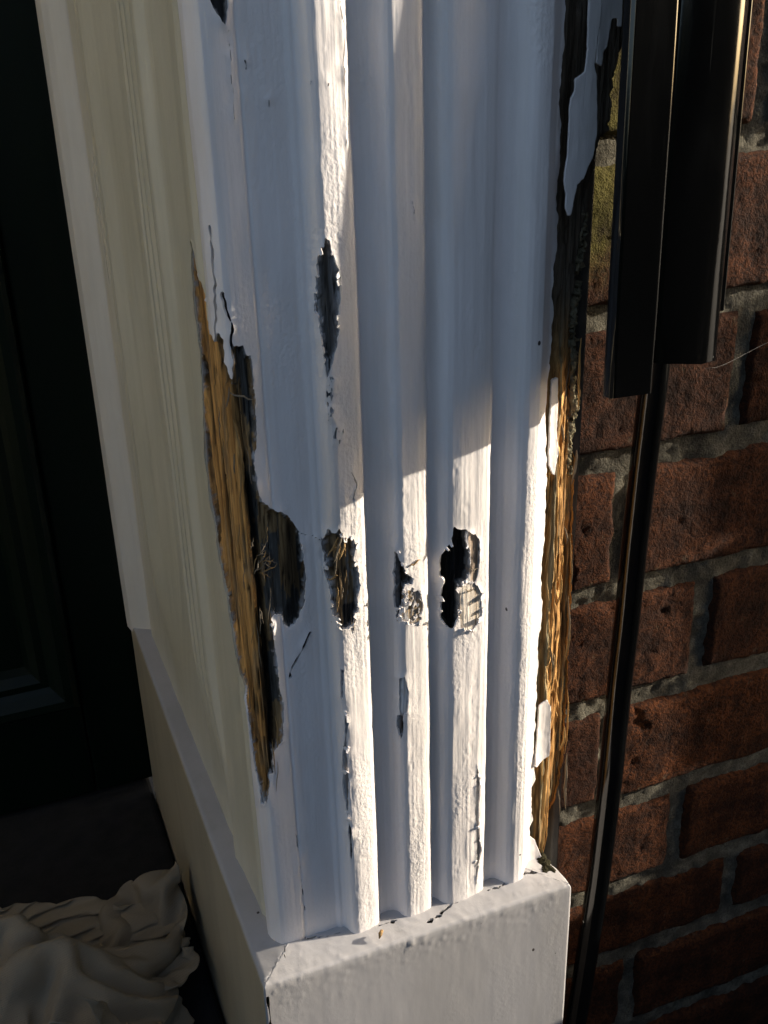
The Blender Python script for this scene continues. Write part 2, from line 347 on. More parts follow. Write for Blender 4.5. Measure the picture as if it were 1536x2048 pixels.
FLAKES={
 'flake_a':[(240.3, 609.1), (240.7, 596.3), (241.0, 584.5), (240.2, 578.5), (235.1, 576.0), (235.4, 571.6), (233.7, 569.1), (233.2, 564.6), (233.2, 552.1), (233.2, 547.9), (231.7, 541.2), (231.6, 537.9), (232.8, 532.9), (232.8, 527.3), (234.6, 523.9), (236.1, 523.8), (237.0, 529.1), (238.7, 535.6), (242.1, 537.9), (244.0, 541.7), (246.8, 546.6), (247.9, 555.5), (247.7, 561.4), (246.3, 576.2), (244.8, 580.7), (246.0, 590.2), (247.0, 599.3), (246.3, 609.1)],
 'flake_b':[(247.2, 609.0), (247.4, 603.8), (246.7, 594.2), (245.7, 581.2), (248.8, 580.2), (249.6, 585.1), (251.7, 587.4), (253.0, 597.2), (256.0, 597.3), (256.4, 594.3), (258.1, 594.2), (258.0, 603.6), (257.6, 608.9)],
 'flake_c':[(234.5, 451.5), (238.3, 451.7), (238.8, 440.3), (239.0, 425.7), (240.3, 415.7), (238.4, 403.9), (236.7, 406.2), (234.7, 410.4), (234.4, 428.9)],
 'flake_d':[(240.0, 278.0), (242.3, 272.7), (242.8, 247.0), (242.1, 242.3), (233.8, 238.9), (232.9, 240.2), (234.4, 256.0), (235.1, 276.3)],
 'flake_e':[(233.9, 236.9), (235.4, 227.8), (231.1, 220.8), (230.2, 222.8), (230.4, 232.8)],
 'flake_f':[(230.9, 217.5), (234.9, 200.4), (231.4, 195.0), (229.7, 200.8)],
 'flake_g':[(231.1, 193.3), (235.4, 187.6), (240.3, 173.7), (240.4, 163.1), (237.9, 162.2), (230.4, 166.8), (229.3, 183.4)],
 'flake_h':[(232.7, 165.9), (239.4, 163.4), (239.0, 149.9), (236.4, 149.7), (229.7, 160.8)],
}
EDGE= [(269.1, 609.3), (270.2, 592.6), (270.1, 591.5), (266.0, 582.2), (264.4, 574.1), (263.9, 554.2), (259.2, 551.3), (257.8, 542.3), (255.1, 530.5), (256.8, 515.3), (255.1, 500.5), (254.2, 481.1), (253.3, 469.9), (254.5, 458.3), (254.9, 441.6), (257.1, 432.0), (254.7, 416.5), (256.1, 401.1), (256.4, 374.9), (258.2, 330.6), (257.5, 305.2), (258.7, 283.3), (258.5, 256.5), (258.9, 237.5), (257.1, 215.9), (254.7, 199.2), (250.8, 193.8), (250.6, 184.6), (246.9, 172.1), (245.9, 165.4)]
# settled shape of the rag: rows of points in tenths of a millimetre
RAG = [
    [(-3150,5067,1572),(-3181,5221,1545),(-3310,5192,1458),(-3255,5203,1369),(-3316,5276,1289),(-3293,5400,1343),(-3256,5488,1305),(-3192,5465,1210),(-3169,5573,1218),(-3083,5634,1255),(-3143,5636,1347),(-3111,5636,1425),(-3039,5667,1487),(-3004,5561,1505),(-3007,5561,1599),(-2940,5640,1588),(-2897,5742,1623),(-2854,5796,1538),(-2808,5818,1419),(-2695,5757,1435),(-2790,5700,1369),(-2728,5751,1270),(-2656,5824,1203),(-2636,5677,1188),(-2732,5588,1177),(-2713,5456,1163),(-2767,5472,1031),(-2785,5464,885),(-2815,5430,752),(-2845,5282,703),(-2753,5224,621),(-2764,5099,566),(-2888,5149,509),(-2976,5101,435),(-3058,5114,331),(-3087,5231,393),(-2958,5259,372),(-2920,5306,458),(-3018,5348,483),(-3099,5432,460),(-3139,5493,384),(-3096,5572,444),(-3144,5658,447),(-3141,5714,345),(-3177,5807,347),(-3154,5849,444),(-3093,5938,466),(-3151,6033,450),(-3140,6093,338),(-3147,6219,331),(-3113,6266,450),(-3046,6349,491),(-2981,6393,566),(-2927,6504,581),(-2871,6544,464),(-2790,6616,408),(-2759,6722,366),(-2722,6764,494),(-2589,6788,503),(-2568,6867,581)],
    [(-3267,5049,1507),(-3132,5082,1491),(-3178,5244,1499),(-3223,5322,1417),(-3198,5310,1290),(-3275,5343,1211),(-3196,5381,1317),(-3178,5459,1344),(-3137,5436,1242),(-3071,5535,1209),(-3084,5542,1324),(-3048,5622,1323),(-2984,5678,1364),(-2969,5674,1487),(-2924,5578,1538),(-2870,5559,1627),(-2834,5661,1640),(-2802,5772,1617),(-2756,5815,1510),(-2664,5844,1400),(-2701,5697,1385),(-2690,5660,1272),(-2610,5783,1270),(-2663,5766,1138),(-2645,5608,1163),(-2645,5479,1105),(-2727,5375,1042),(-2792,5372,913),(-2763,5365,767),(-2828,5379,648),(-2843,5232,614),(-2741,5171,532),(-2815,5108,449),(-2932,5152,387),(-3007,5163,288),(-3103,5224,289),(-3054,5309,378),(-2926,5343,373),(-2931,5388,480),(-3004,5441,426),(-3068,5487,341),(-3103,5573,338),(-3068,5626,432),(-3107,5715,447),(-3102,5783,343),(-3142,5867,339),(-3119,5950,368),(-3068,6014,449),(-3102,6112,430),(-3072,6176,332),(-3098,6297,343),(-3026,6379,383),(-2947,6388,482),(-2875,6420,574),(-2845,6554,569),(-2792,6652,497),(-2729,6638,386),(-2715,6762,380),(-2661,6848,464),(-2544,6875,503)],
    [(-3294,5054,1360),(-3246,5118,1487),(-3202,5178,1395),(-3137,5277,1348),(-3231,5229,1296),(-3187,5265,1195),(-3162,5387,1179),(-3121,5369,1293),(-3048,5397,1321),(-3101,5476,1338),(-2998,5522,1361),(-2995,5581,1424),(-2919,5573,1335),(-2886,5672,1401),(-2857,5668,1496),(-2833,5560,1540),(-2754,5586,1636),(-2736,5705,1641),(-2696,5811,1589),(-2615,5831,1475),(-2601,5694,1413),(-2641,5600,1350),(-2564,5702,1265),(-2557,5770,1127),(-2654,5675,1076),(-2680,5529,1015),(-2670,5394,970),(-2738,5281,917),(-2794,5262,783),(-2738,5359,682),(-2819,5318,571),(-2804,5221,471),(-2764,5121,368),(-2875,5159,310),(-2972,5241,262),(-3080,5300,236),(-3078,5369,309),(-2994,5421,352),(-2878,5408,417),(-2926,5490,446),(-2978,5523,358),(-3033,5577,286),(-3062,5664,334),(-3003,5715,423),(-3048,5797,450),(-3048,5877,380),(-3042,5950,321),(-3051,6051,340),(-3002,6091,448),(-3070,6178,454),(-3016,6258,373),(-2937,6360,337),(-2889,6442,397),(-2803,6487,496),(-2735,6533,598),(-2719,6642,575),(-2665,6649,461),(-2632,6721,361),(-2626,6843,356),(-2554,6925,424)],
    [(-3191,5108,1317),(-3317,5066,1335),(-3229,5149,1267),(-3149,5209,1244),(-3101,5202,1344),(-3062,5296,1288),(-3088,5312,1159),(-3063,5398,1166),(-2989,5473,1208),(-2991,5427,1313),(-3001,5434,1405),(-2962,5482,1467),(-2889,5509,1390),(-2833,5605,1385),(-2783,5674,1440),(-2767,5586,1481),(-2747,5673,1556),(-2654,5686,1647),(-2615,5798,1638),(-2531,5817,1531),(-2535,5777,1403),(-2540,5627,1358),(-2567,5593,1230),(-2489,5706,1164),(-2568,5640,1060),(-2643,5581,941),(-2695,5459,881),(-2664,5307,839),(-2718,5194,774),(-2703,5277,651),(-2742,5356,538),(-2731,5275,424),(-2822,5226,357),(-2834,5200,228),(-2953,5191,167),(-2998,5321,208),(-3040,5418,244),(-2945,5429,283),(-2842,5437,351),(-2851,5511,421),(-2932,5584,428),(-2951,5617,339),(-3007,5669,265),(-3031,5753,318),(-2964,5799,396),(-2970,5887,448),(-2983,5978,425),(-2976,6021,314),(-3009,6119,329),(-2965,6185,443),(-2973,6281,482),(-2866,6333,424),(-2790,6418,386),(-2762,6523,406),(-2676,6525,507),(-2613,6583,587),(-2614,6696,537),(-2554,6731,423),(-2536,6810,327),(-2558,6928,307)],
    [(-3173,5000,1355),(-3257,5002,1253),(-3188,5074,1201),(-3199,5159,1150),(-3078,5164,1258),(-3003,5191,1315),(-3014,5296,1279),(-3006,5327,1141),(-2922,5414,1166),(-2916,5483,1258),(-2924,5416,1353),(-2936,5394,1448),(-2877,5478,1480),(-2796,5531,1391),(-2740,5614,1391),(-2672,5577,1464),(-2699,5685,1485),(-2606,5670,1552),(-2547,5739,1662),(-2489,5739,1548),(-2447,5761,1419),(-2491,5717,1292),(-2503,5564,1259),(-2467,5626,1132),(-2522,5658,1018),(-2578,5515,994),(-2619,5474,840),(-2668,5375,757),(-2624,5214,733),(-2674,5189,584),(-2652,5330,525),(-2760,5353,451),(-2840,5320,355),(-2898,5309,259),(-2884,5250,131),(-2984,5342,119),(-2989,5441,180),(-2876,5419,206),(-2890,5477,278),(-2834,5536,333),(-2849,5603,405),(-2923,5682,411),(-2919,5711,318),(-2993,5771,254),(-3004,5852,300),(-2907,5873,371),(-2896,5940,446),(-2932,6038,427),(-2914,6134,319),(-2921,6238,334),(-2864,6235,458),(-2790,6312,508),(-2733,6419,516),(-2672,6440,387),(-2639,6557,414),(-2541,6578,505),(-2490,6683,544),(-2445,6778,487),(-2486,6878,419),(-2454,6874,292)],
    [(-3089,5051,1326),(-3192,5065,1385),(-3122,5125,1318),(-3143,5088,1148),(-3096,5210,1135),(-2976,5192,1224),(-2939,5236,1290),(-3018,5256,1195),(-2992,5367,1228),(-2881,5404,1223),(-2845,5429,1308),(-2875,5355,1402),(-2833,5440,1412),(-2789,5478,1484),(-2716,5529,1408),(-2713,5521,1543),(-2656,5597,1543),(-2617,5575,1640),(-2497,5671,1632),(-2506,5658,1502),(-2428,5665,1401),(-2401,5710,1253),(-2421,5544,1256),(-2481,5532,1121),(-2451,5614,1004),(-2504,5465,961),(-2597,5381,912),(-2581,5387,760),(-2611,5294,665),(-2588,5159,598),(-2636,5239,480),(-2667,5339,401),(-2781,5378,336),(-2825,5294,251),(-2883,5351,176),(-2933,5356,57),(-2976,5442,95),(-2912,5480,197),(-2834,5547,235),(-2930,5559,271),(-2837,5619,291),(-2829,5693,380),(-2870,5777,378),(-2893,5789,277),(-2949,5858,227),(-2964,5936,278),(-2869,5952,346),(-2822,6031,420),(-2879,6150,448),(-2828,6200,318),(-2830,6304,348),(-2728,6325,408),(-2648,6338,502),(-2593,6445,495),(-2563,6505,378),(-2573,6625,396),(-2439,6639,454),(-2484,6750,378),(-2392,6812,395),(-2390,6918,391)],
    [(-3176,5005,1244),(-3111,5037,1365),(-3038,5096,1303),(-3066,5022,1154),(-3058,5101,1092),(-3020,5226,1116),(-2912,5202,1188),(-2921,5293,1211),(-2959,5307,1320),(-2855,5338,1269),(-2782,5392,1242),(-2788,5427,1341),(-2836,5374,1449),(-2751,5425,1440),(-2650,5476,1404),(-2660,5457,1547),(-2594,5545,1532),(-2547,5509,1634),(-2437,5610,1624),(-2448,5607,1482),(-2442,5585,1364),(-2326,5689,1304),(-2328,5566,1203),(-2399,5491,1109),(-2402,5533,948),(-2511,5543,870),(-2512,5389,875),(-2513,5288,776),(-2536,5246,652),(-2520,5170,538),(-2614,5168,427),(-2646,5260,328),(-2700,5376,289),(-2745,5299,201),(-2815,5327,107),(-2841,5404,41),(-2918,5482,43),(-2914,5546,126),(-2878,5627,202),(-2967,5608,190),(-2921,5674,237),(-2813,5705,270),(-2775,5759,350),(-2795,5847,319),(-2884,5899,306),(-2890,5960,197),(-2852,6036,245),(-2825,6118,323),(-2759,6078,424),(-2751,6223,432),(-2744,6277,298),(-2627,6295,365),(-2540,6339,451),(-2476,6427,484),(-2446,6543,463),(-2520,6557,327),(-2507,6671,349),(-2377,6709,383),(-2331,6815,298),(-2319,6847,419)],
    [(-3188,4991,1138),(-3107,5025,1237),(-3014,5008,1332),(-3012,5067,1209),(-3047,5136,1184),(-2975,5119,1102),(-2943,5238,1095),(-2877,5309,1122),(-2915,5297,1209),(-2894,5278,1294),(-2798,5322,1262),(-2727,5368,1316),(-2747,5352,1429),(-2732,5406,1530),(-2649,5396,1412),(-2599,5488,1441),(-2518,5546,1485),(-2502,5459,1596),(-2375,5527,1607),(-2357,5577,1461),(-2365,5544,1339),(-2260,5632,1300),(-2268,5618,1155),(-2377,5596,1070),(-2434,5449,1019),(-2405,5472,856),(-2529,5464,786),(-2507,5354,695),(-2592,5315,591),(-2543,5250,472),(-2526,5172,361),(-2611,5201,265),(-2662,5293,220),(-2748,5375,215),(-2806,5400,142),(-2749,5432,39),(-2820,5535,38),(-2837,5481,137),(-2820,5586,123),(-2909,5637,120),(-2910,5710,144),(-2856,5774,201),(-2754,5797,248),(-2825,5851,202),(-2754,5891,259),(-2808,5947,296),(-2766,6032,336),(-2763,6072,233),(-2686,6128,317),(-2621,6201,389),(-2628,6286,264),(-2605,6400,305),(-2472,6389,337),(-2375,6438,417),(-2425,6514,349),(-2422,6605,238),(-2448,6706,236),(-2343,6673,301),(-2276,6724,386),(-2221,6824,382)],
    [(-3255,4956,1196),(-3146,4953,1178),(-3036,4978,1217),(-2969,5030,1132),(-2973,5077,1228),(-2900,5123,1177),(-2896,5156,1081),(-2835,5236,1110),(-2835,5268,1197),(-2862,5196,1270),(-2849,5285,1371),(-2748,5273,1391),(-2677,5266,1443),(-2775,5321,1518),(-2653,5376,1535),(-2547,5421,1499),(-2475,5483,1424),(-2426,5456,1523),(-2327,5523,1526),(-2382,5478,1406),(-2261,5531,1341),(-2190,5577,1243),(-2241,5536,1130),(-2294,5580,1006),(-2346,5423,997),(-2421,5381,903),(-2436,5462,760),(-2477,5437,638),(-2583,5398,550),(-2545,5341,439),(-2560,5282,349),(-2534,5220,221),(-2616,5274,153),(-2680,5371,139),(-2764,5465,203),(-2699,5485,104),(-2722,5564,35),(-2757,5561,132),(-2760,5585,234),(-2798,5640,137),(-2818,5709,79),(-2807,5800,96),(-2727,5835,157),(-2792,5920,116),(-2785,6001,172),(-2693,5966,275),(-2645,6043,331),(-2661,6097,198),(-2639,6220,218),(-2522,6168,311),(-2480,6278,330),(-2509,6399,224),(-2464,6496,261),(-2337,6458,266),(-2313,6584,345),(-2308,6654,226),(-2356,6746,156),(-2286,6781,266),(-2190,6716,312),(-2148,6729,404)],
    [(-3261,4871,1245),(-3160,4913,1264),(-3087,4907,1186),(-2994,4937,1153),(-2913,5012,1221),(-2946,5055,1164),(-2870,5084,1142),(-2801,5140,1105),(-2772,5213,1158),(-2764,5219,1250),(-2849,5180,1343),(-2821,5204,1433),(-2764,5207,1512),(-2694,5281,1536),(-2609,5336,1460),(-2510,5315,1528),(-2477,5401,1534),(-2353,5379,1572),(-2260,5461,1476),(-2346,5388,1384),(-2344,5467,1275),(-2199,5476,1193),(-2163,5517,1063),(-2302,5501,1049),(-2289,5495,917),(-2350,5361,874),(-2413,5371,771),(-2416,5377,621),(-2507,5353,525),(-2473,5396,416),(-2556,5369,334),(-2560,5336,229),(-2545,5317,107),(-2604,5402,93),(-2669,5447,176),(-2700,5536,212),(-2654,5548,100),(-2697,5646,108),(-2661,5635,223),(-2735,5696,245),(-2718,5748,155),(-2694,5787,61),(-2669,5886,38),(-2667,5931,128),(-2671,6028,116),(-2584,5994,211),(-2510,6031,300),(-2531,6117,210),(-2553,6229,123),(-2454,6242,185),(-2442,6343,217),(-2358,6349,280),(-2384,6448,168),(-2360,6536,170),(-2247,6567,239),(-2267,6632,115),(-2223,6731,128),(-2189,6816,177),(-2139,6825,293),(-2076,6730,327)],
    [(-3244,4854,1345),(-3151,4828,1298),(-3065,4893,1285),(-2972,4904,1232),(-2971,4976,1330),(-2923,5072,1303),(-2840,5104,1268),(-2803,5066,1156),(-2735,5153,1166),(-2777,5149,1257),(-2751,5239,1281),(-2713,5195,1380),(-2687,5160,1472),(-2627,5214,1534),(-2585,5253,1403),(-2533,5363,1410),(-2435,5379,1428),(-2355,5302,1524),(-2228,5376,1523),(-2232,5439,1405),(-2271,5429,1270),(-2306,5460,1139),(-2176,5413,1059),(-2300,5416,1014),(-2217,5448,919),(-2311,5430,810),(-2348,5301,766),(-2430,5273,673),(-2473,5258,548),(-2436,5314,429),(-2466,5304,321),(-2471,5346,231),(-2476,5367,116),(-2515,5445,116),(-2592,5510,165),(-2652,5452,257),(-2648,5537,224),(-2604,5601,144),(-2629,5699,121),(-2630,5730,240),(-2649,5823,232),(-2586,5786,142),(-2548,5862,65),(-2570,5967,44),(-2542,5982,145),(-2492,6073,136),(-2394,6075,237),(-2395,6180,219),(-2427,6176,93),(-2423,6303,71),(-2337,6294,165),(-2242,6338,229),(-2259,6443,271),(-2261,6461,140),(-2246,6563,97),(-2181,6623,192),(-2153,6713,231),(-2085,6758,158),(-2052,6841,212),(-2051,6855,324)],
    [(-3220,4940,1409),(-3149,4841,1400),(-3048,4830,1364),(-3038,4844,1260),(-2922,4915,1227),(-2889,4983,1344),(-2831,5074,1356),(-2763,5073,1254),(-2710,5046,1164),(-2688,5123,1261),(-2728,5157,1335),(-2644,5185,1301),(-2602,5181,1378),(-2571,5135,1496),(-2548,5237,1521),(-2491,5273,1401),(-2411,5317,1359),(-2295,5331,1428),(-2180,5297,1469),(-2159,5385,1371),(-2159,5466,1271),(-2275,5380,1208),(-2272,5351,1083),(-2349,5325,981),(-2219,5357,925),(-2222,5402,795),(-2316,5381,714),(-2352,5259,658),(-2411,5189,585),(-2438,5208,468),(-2425,5215,328),(-2393,5261,224),(-2384,5336,151),(-2436,5429,171),(-2498,5485,222),(-2574,5462,320),(-2600,5554,329),(-2599,5650,262),(-2521,5643,184),(-2528,5730,146),(-2534,5772,260),(-2495,5862,231),(-2462,5940,155),(-2424,5918,48),(-2427,6011,77),(-2344,6016,180),(-2401,6091,75),(-2316,6115,173),(-2308,6225,166),(-2297,6250,43),(-2243,6344,63),(-2202,6440,112),(-2133,6422,227),(-2146,6521,221),(-2121,6540,94),(-2109,6676,100),(-2073,6637,210),(-2038,6695,288),(-1984,6781,319),(-1961,6868,263)],
    [(-3212,4898,1497),(-3128,4938,1461),(-3051,4950,1383),(-2977,4843,1361),(-2892,4832,1251),(-2843,4918,1232),(-2777,4982,1271),(-2839,5012,1230),(-2743,4990,1219),(-2661,5013,1233),(-2686,5075,1330),(-2612,5108,1300),(-2599,5089,1396),(-2521,5170,1395),(-2477,5171,1521),(-2432,5268,1513),(-2407,5226,1397),(-2322,5297,1344),(-2181,5271,1371),(-2214,5359,1304),(-2099,5385,1275),(-2177,5362,1149),(-2245,5264,1090),(-2324,5235,1011),(-2312,5299,885),(-2205,5309,804),(-2220,5369,689),(-2304,5346,599),(-2346,5252,573),(-2391,5304,490),(-2344,5258,380),(-2312,5274,264),(-2326,5389,218),(-2409,5402,288),(-2401,5497,283),(-2475,5480,377),(-2499,5538,308),(-2513,5634,346),(-2466,5702,305),(-2422,5751,258),(-2448,5731,163),(-2446,5833,82),(-2392,5822,206),(-2340,5907,187),(-2327,5942,54),(-2292,6023,41),(-2247,6078,135),(-2198,6191,172),(-2195,6183,54),(-2188,6279,120),(-2117,6345,58),(-2093,6383,159),(-2080,6461,85),(-2062,6451,218),(-2063,6558,225),(-2005,6602,109),(-2040,6716,107),(-1977,6755,197),(-1906,6717,272),(-1886,6803,319)],
    [(-3199,4791,1498),(-3111,4862,1516),(-3023,4899,1472),(-2905,4924,1429),(-2895,4820,1356),(-2828,4831,1269),(-2756,4885,1223),(-2826,4918,1328),(-2758,5008,1352),(-2658,4964,1348),(-2655,5022,1416),(-2576,5021,1350),(-2513,5093,1345),(-2512,5095,1454),(-2428,5169,1442),(-2381,5209,1548),(-2325,5225,1474),(-2317,5187,1352),(-2288,5309,1307),(-2187,5308,1219),(-2077,5301,1255),(-2083,5371,1123),(-2176,5328,1038),(-2239,5212,995),(-2316,5201,902),(-2296,5244,779),(-2192,5278,702),(-2201,5330,592),(-2267,5230,559),(-2309,5285,491),(-2317,5370,438),(-2266,5280,373),(-2247,5360,265),(-2347,5364,328),(-2371,5430,386),(-2368,5516,429),(-2425,5596,382),(-2432,5598,271),(-2352,5658,302),(-2303,5703,256),(-2303,5770,188),(-2369,5711,118),(-2337,5802,47),(-2259,5886,48),(-2200,5966,109),(-2165,6036,31),(-2129,6117,61),(-2121,6067,173),(-2106,6182,186),(-2052,6224,80),(-2078,6301,167),(-2030,6332,71),(-1971,6414,96),(-1994,6521,107),(-1953,6527,232),(-1974,6634,229),(-1937,6697,138),(-1914,6804,110),(-1859,6821,226),(-1803,6780,287)],
    [(-3185,4697,1546),(-3103,4742,1476),(-3020,4773,1434),(-2957,4847,1508),(-2867,4877,1450),(-2795,4845,1377),(-2731,4807,1294),(-2720,4902,1312),(-2796,4915,1418),(-2725,4988,1442),(-2612,4940,1441),(-2559,5029,1470),(-2502,5003,1373),(-2442,5081,1374),(-2470,5095,1480),(-2359,5144,1445),(-2246,5137,1482),(-2239,5233,1423),(-2293,5214,1292),(-2263,5237,1186),(-2133,5243,1195),(-2035,5307,1096),(-2083,5308,990),(-2180,5285,918),(-2228,5177,888),(-2297,5159,786),(-2280,5204,681),(-2179,5227,599),(-2194,5219,490),(-2288,5183,423),(-2233,5300,473),(-2215,5381,431),(-2188,5297,338),(-2252,5405,342),(-2298,5465,299),(-2254,5490,402),(-2312,5595,394),(-2319,5559,284),(-2327,5588,195),(-2293,5634,119),(-2241,5708,74),(-2229,5765,182),(-2221,5850,151),(-2132,5819,60),(-2072,5902,38),(-2094,5987,158),(-2059,6032,51),(-2036,6135,92),(-1993,6152,195),(-2021,6233,222),(-1962,6284,116),(-1943,6374,184),(-1967,6446,239),(-1888,6501,168),(-1891,6614,164),(-1868,6631,271),(-1850,6708,195),(-1862,6706,95),(-1801,6805,119),(-1742,6800,216)],
    [(-3173,4746,1650),(-3087,4773,1579),(-2997,4726,1527),(-2903,4748,1492),(-2836,4826,1506),(-2841,4766,1426),(-2752,4814,1400),(-2667,4826,1326),(-2680,4899,1409),(-2740,4922,1512),(-2655,4952,1539),(-2540,4946,1521),(-2463,4993,1488),(-2373,5026,1437),(-2389,5048,1542),(-2333,5060,1428),(-2257,5116,1376),(-2157,5182,1406),(-2215,5173,1278),(-2262,5152,1185),(-2177,5209,1135),(-2041,5228,1155),(-2129,5247,1060),(-2132,5216,942),(-2161,5227,828),(-2220,5133,792),(-2261,5111,697),(-2263,5144,594),(-2222,5128,492),(-2200,5132,392),(-2166,5250,389),(-2130,5324,469),(-2143,5394,402),(-2150,5383,299),(-2191,5454,259),(-2243,5520,268),(-2177,5547,374),(-2247,5642,354),(-2219,5622,257),(-2183,5608,145),(-2126,5672,85),(-2101,5774,142),(-2112,5859,239),(-2039,5887,157),(-1941,5881,86),(-2000,5968,45),(-1981,6014,160),(-1935,6114,160),(-1911,6224,107),(-1918,6190,228),(-1885,6282,218),(-1875,6380,275),(-1888,6457,326),(-1870,6540,297),(-1799,6539,218),(-1770,6625,218),(-1755,6710,185),(-1790,6637,128),(-1769,6728,68),(-1704,6800,127)],
    [(-3120,4645,1674),(-3068,4753,1693),(-2991,4786,1639),(-2908,4821,1599),(-2858,4743,1553),(-2802,4683,1484),(-2803,4718,1391),(-2700,4773,1404),(-2616,4838,1414),(-2693,4833,1525),(-2611,4875,1512),(-2543,4907,1406),(-2448,4954,1375),(-2402,4943,1469),(-2323,4981,1542),(-2271,5063,1507),(-2232,5039,1382),(-2178,5120,1330),(-2109,5185,1253),(-2205,5087,1212),(-2167,5103,1128),(-2032,5152,1109),(-2075,5199,1024),(-2185,5122,975),(-2185,5125,860),(-2141,5105,749),(-2187,5194,700),(-2184,5090,633),(-2193,5058,536),(-2122,5089,462),(-2094,5158,384),(-2102,5260,369),(-2053,5350,344),(-2063,5431,375),(-2169,5470,394),(-2135,5467,288),(-2122,5552,249),(-2116,5614,364),(-2111,5684,305),(-2068,5613,214),(-2141,5703,205),(-2078,5767,276),(-2007,5864,303),(-1958,5948,256),(-1894,5983,161),(-1844,5966,54),(-1908,6069,54),(-1861,6160,68),(-1845,6118,172),(-1816,6221,179),(-1793,6341,162),(-1840,6444,173),(-1797,6449,288),(-1796,6516,352),(-1763,6583,305),(-1728,6692,310),(-1684,6639,218),(-1697,6625,131),(-1717,6648,51),(-1685,6764,48)],
    [(-3059,4560,1677),(-3020,4658,1732),(-2951,4735,1721),(-2873,4744,1659),(-2783,4786,1629),(-2701,4757,1526),(-2737,4665,1469),(-2672,4669,1414),(-2636,4751,1361),(-2612,4778,1467),(-2562,4803,1547),(-2485,4880,1517),(-2421,4858,1408),(-2344,4907,1407),(-2286,4984,1438),(-2196,5011,1524),(-2160,5082,1459),(-2123,5081,1342),(-2039,5141,1296),(-2117,5065,1214),(-2140,5018,1122),(-2126,5094,1055),(-2006,5155,1003),(-2100,5130,900),(-2178,5028,887),(-2206,5036,787),(-2105,5154,777),(-2093,5167,673),(-2100,5063,588),(-2121,5137,545),(-2119,5234,484),(-2034,5225,435),(-1988,5329,414),(-2045,5382,458),(-2073,5480,469),(-2068,5532,384),(-2068,5462,291),(-2026,5546,265),(-2010,5633,364),(-2005,5703,308),(-2024,5675,181),(-1982,5774,175),(-1895,5817,264),(-1902,5873,170),(-1807,5926,197),(-1806,6017,167),(-1770,6086,78),(-1735,6203,84),(-1733,6171,199),(-1789,6236,285),(-1822,6345,276),(-1732,6382,179),(-1712,6483,202),(-1706,6490,327),(-1682,6567,350),(-1667,6616,272),(-1614,6715,249),(-1635,6732,136),(-1634,6627,88),(-1647,6669,15)],
    [(-3025,4514,1752),(-2959,4597,1712),(-2913,4673,1791),(-2863,4645,1706),(-2851,4714,1632),(-2745,4761,1639),(-2690,4689,1562),(-2619,4661,1500),(-2604,4674,1411),(-2555,4765,1370),(-2523,4835,1434),(-2471,4810,1551),(-2405,4869,1532),(-2317,4888,1520),(-2252,4931,1538),(-2175,4943,1449),(-2106,5026,1474),(-2062,5073,1394),(-1983,5076,1296),(-2023,5135,1211),(-2043,5088,1122),(-2095,5007,1054),(-2083,5095,975),(-2000,5137,897),(-2078,5038,862),(-2141,4976,789),(-2049,5065,780),(-2013,5155,722),(-2042,5170,619),(-2039,5084,542),(-2082,5193,546),(-2022,5266,554),(-2046,5346,524),(-1993,5423,549),(-1983,5489,490),(-1980,5524,404),(-1975,5431,329),(-1922,5508,306),(-1974,5584,247),(-1912,5660,295),(-1919,5630,170),(-1888,5716,216),(-1892,5765,127),(-1807,5825,87),(-1745,5926,90),(-1707,5995,154),(-1663,6097,110),(-1629,6198,116),(-1640,6251,195),(-1730,6283,179),(-1742,6295,303),(-1748,6394,288),(-1657,6397,212),(-1637,6483,226),(-1597,6539,334),(-1593,6622,325),(-1597,6603,225),(-1557,6708,192),(-1596,6739,94),(-1556,6660,30)],
    [(-2982,4474,1843),(-2926,4500,1738),(-2870,4586,1808),(-2786,4567,1739),(-2793,4687,1715),(-2743,4670,1635),(-2651,4724,1660),(-2584,4738,1590),(-2556,4711,1502),(-2519,4693,1403),(-2473,4774,1381),(-2460,4749,1492),(-2369,4793,1555),(-2289,4815,1533),(-2194,4846,1535),(-2109,4890,1515),(-2038,4940,1463),(-2108,4991,1379),(-2083,5024,1283),(-1981,5059,1207),(-1949,5089,1114),(-1999,5055,1013),(-2079,5004,948),(-1979,5077,957),(-1989,5095,857),(-2038,4982,811),(-2114,4985,723),(-2090,5060,673),(-1975,5110,677),(-1982,5161,593),(-2021,5132,479),(-1974,5223,453),(-1958,5275,545),(-1919,5364,505),(-1897,5446,477),(-1887,5493,399),(-1906,5394,369),(-1941,5414,259),(-1909,5495,214),(-1854,5573,297),(-1835,5674,272),(-1814,5655,153),(-1802,5758,203),(-1733,5805,145),(-1658,5893,156),(-1604,5981,179),(-1605,6084,192),(-1618,6198,231),(-1677,6255,301),(-1636,6304,205),(-1649,6326,327),(-1701,6401,390),(-1631,6418,309),(-1550,6416,225),(-1540,6509,227),(-1508,6597,322),(-1525,6614,228),(-1564,6607,120),(-1511,6722,106),(-1552,6761,25)],
